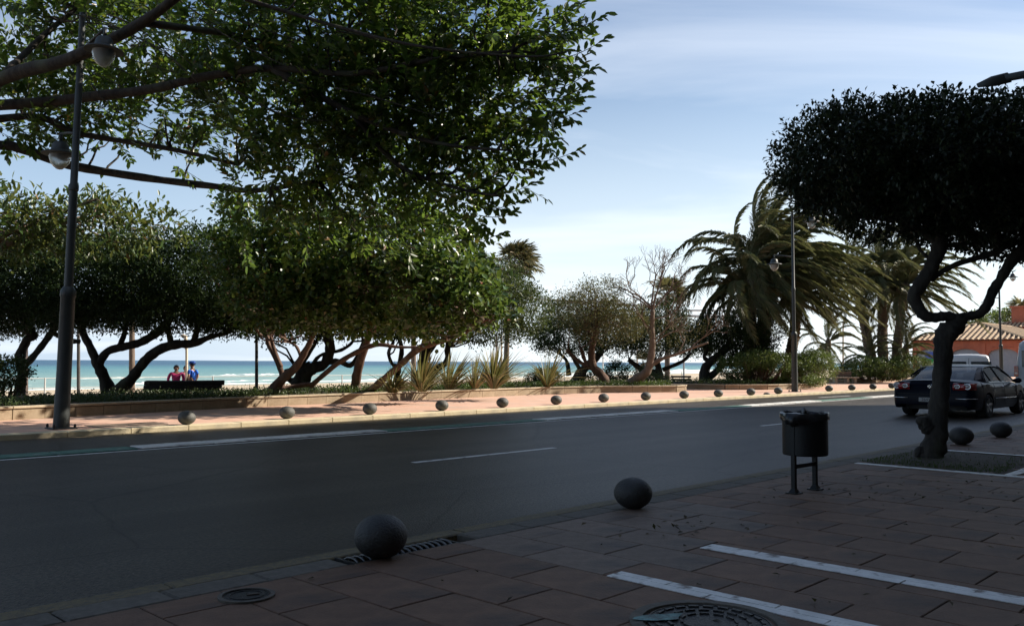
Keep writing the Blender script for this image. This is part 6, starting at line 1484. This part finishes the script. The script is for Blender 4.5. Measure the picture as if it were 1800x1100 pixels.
shrub('hedge', 'hedge under the palm trio, left of the dark car', [blobpx(1520, 645, 49, 34, 18, 1.6), blobpx(1560, 650, 49, 36, 22, 1.8), blobpx(1600, 643, 49, 34, 20, 1.6), blobpx(1490, 655, 49, 22, 14, 1.2, .6)], 1100, 13, .15, .07, M_bush, at(1550, 668, 49), 'hedge', 40)
shrub('shrub', 'dark rounded shrub at the left edge beside the kinked trunk', [blobpx(8, 655, 22.5, 36, 28, 1.0), blobpx(-30, 665, 22.5, 40, 36, 1.0), blobpx(15, 680, 22.5, 20, 12, .7, .4)], 420, 13, .10, .055, M_myo2, at(-5, 705, 22.5), 'shrub', 16)
shrub('shrub', 'dark leafy shrub between the fan palm and the olive tree trunk', [blobpx(960, 662, 37.5, 26, 14, 1.2), blobpx(940, 668, 37.5, 20, 10, 1)], 260, 12, .11, .06, M_myo, at(952, 682, 37.5), nst=8)
shrub('shrub', 'dark reddish shrub behind the twin trunk of the olive tree', [blobpx(1085, 655, 38, 22, 20, 1.3), blobpx(1050, 665, 38, 22, 13, 1.1)], 320, 12, .11, .06, M_myo, at(1075, 682, 38), nst=8)
shrub('shrub', 'loose low shrub right of the bare tree in the bed', [blobpx(1150, 668, 37, 28, 11, 1.2), blobpx(1130, 660, 38, 16, 12, 1)], 260, 12, .11, .05, M_myo2, at(1145, 682, 37), nst=8)
shrub('shrub', 'small light green shrub at the foot of the hedge by the middle lamp', [blobpx(1425, 668, 37.4, 14, 7, .6), blobpx(1440, 671, 37.4, 10, 5, .5)], 130, 12, .09, .05, M_bush, at(1430, 677, 37.4), nst=6)
shrub('shrub', 'green shrubs on the skyline behind the tiled roof', [blobpx(1755, 562, 128, 22, 12, 3), blobpx(1775, 555, 130, 18, 10, 3)], 200, 12, .5, .25, M_bush, at(1765, 600, 128), nst=6, spread=.4)
shrub('shrub', 'small tree top peeping over the roof apex behind the twisted trunk', [blobpx(1714, 562, 112, 12, 12, 2)], 110, 12, .4, .2, M_bush, at(1714, 600, 112), nst=4, spread=.3)
shrub('shrub', 'dark round bush between the pale bench and the palm trio hedge', [blobpx(1500, 664, 50, 15, 9, 1), blobpx(1472, 668, 52, 10, 6, 1)], 160, 12, .13, .06, M_myo, at(1500, 674, 50), nst=5)
# ---- spiky flax plants ----------------------------------------------------------------
def flax(px, pyb, D, n, hpx, spreadx, label, tilt=.35):
    foot = at(px, pyb, D); root = empty('spiky_plant', foot, 0, label, 'plant', 'spiky plants in the first bed'); H = hpx*1.25*mpp(D); n = int(n*2)
    for k in range(n):
        az = rnd.uniform(0, 2*math.pi); lean = rnd.uniform(.1, 1.25)*spreadx; ln = H*rnd.uniform(.7, 1.15); wv_ = rnd.uniform(.018, .036)*K
        d = Vector((math.cos(az)*lean+tilt*.5, math.sin(az)*lean, 1)).normalized(); b0 = Vector((math.cos(az)*.12, math.sin(az)*.12, 0)); s_ = Vector((-math.sin(az), math.cos(az), 0)); s_ = (s_+Vector((rnd.uniform(-.5, .5), 0, 0))).normalized()
        V = []; nseg = 6
        for i in range(nseg+1):
            t = i/nseg; c = b0+d*ln*t+Vector((d.x, d.y, 0))*ln*.5*t*t+Vector((0, 0, -ln*.50*lean*t*t)); wd = wv_*(1-t**2.2)*(.6+.4*min(1, t*4))+.001
            V += [c-s_*wd, c+Vector((d.x, d.y, -1)).normalized()*wd*.35, c+s_*wd]
        F = [(i*3+a, i*3+a+1, i*3+a+4, i*3+a+3) for i in range(nseg) for a in (0, 1)]
        MB().add(V, F).build('blade', M_flax, root, smooth=True)
flax(742, 688, 23.2, 58, 64, .85, 'sprawling spiky plant right of the leaning reddish trunk')
flax(690, 690, 23.0, 40, 46, 1.1, 'low untidy spiky plant at the foot of the leaning reddish trunk')
flax(790, 684, 25.5, 40, 60, .7, 'tall spiky plant behind and left of the biggest spiky clump', .5)
flax(868, 683, 25.5, 78, 66, .75, 'biggest spiky clump below the tall fan palm', .3)
flax(962, 680, 30.5, 40, 58, .8, 'single striped spiky plant left of the olive tree')
flax(835, 682, 27.5, 30, 56, .7, 'thin spiky plant just left of the biggest spiky clump', .4)
# ---- ground cover --------------------------------------------------------------------------
def cover(pts, nback, n, label, h=.30, m=M_cover, L0=.075):
    P = []; k = 0
    while len(P) < n:
        u = rng.uniform(pts[0][0]+.2, pts[-1][0]-.2); nf = np.interp(u, [p[0] for p in pts], [p[1] for p in pts]); nn_ = nf+.25+abs(rng.normal())*1.6
        if nn_ > nback: continue
        d = lump(np.array([[u, nn_, 0.]]), .9, 4)[0]
        if rng.random() < .22-d*.5: continue
        p = W(u, nn_, .31+rng.random()*h*(.7+.5*lump(np.array([[u, nn_, 0.]]), 1.7, 1)[0]+.2)+.05); P.append(tuple(p))
    P = np.array(P); O = np.tile([[0, 0, 1.]], (len(P), 1)); V, F = cluster_leaves(P, O, 5, .06, L0, L0*.6, up=1)
    tag(npmesh('ground_cover', V, F, m), label, 'ground cover', kind='stuff')
cover([(-12, 18), (0, 18.1), (5, 18.4), (10, 19.5), (14, 19.8)], 24.6, 9000, 'leafy ground cover under the left trees, shade put into its leaf colour', h=.10, m=M_myo2)  # darker leaf material paints the trees' shade into this stretch of bed
cover([(14, 19.8), (19.4, 20.1), (23, 20.4), (25.5, 20.0), (27.2, 19.1), (28.5, 18.6), (29.4, 19.2)], 24.6, 5200, 'sunlit ground cover in front of the spiky plants and bare tree', h=.16)
cover([(31.9, 19.2), (34, 17.7), (37, 17.5), (40, 18.3), (43.5, 19.6), (45.2, 20.5)], 24.6, 3000, 'low ground cover round the date palm hedge', h=.2)
# roots and fallen fronds in the first bed
M_dry = mat('dry_brown_litter', (.20, .13, .08), (.30, .20, .13), 12, .9)
mb = MB()
for k in range(60):
    px = rnd.uniform(640, 960); u = u_of(px, 20.8)+rnd.uniform(-.5, .5); a = W(u, 20.35+rnd.uniform(0, 1.1), .36); an = rnd.uniform(0, 6.3); ln = rnd.uniform(.2, .8)
    c = a+Vector((math.cos(an)*ln, math.sin(an)*ln, rnd.uniform(0, .06))); mb.tube([a, a.lerp(c, .5)+Vector((0, 0, .04)), c], [.014, .011, .004], 4)
tag(mb.build('dead_stalks', M_dry), 'dry brown stalks lying among the spiky plants', 'plant litter', kind='stuff')
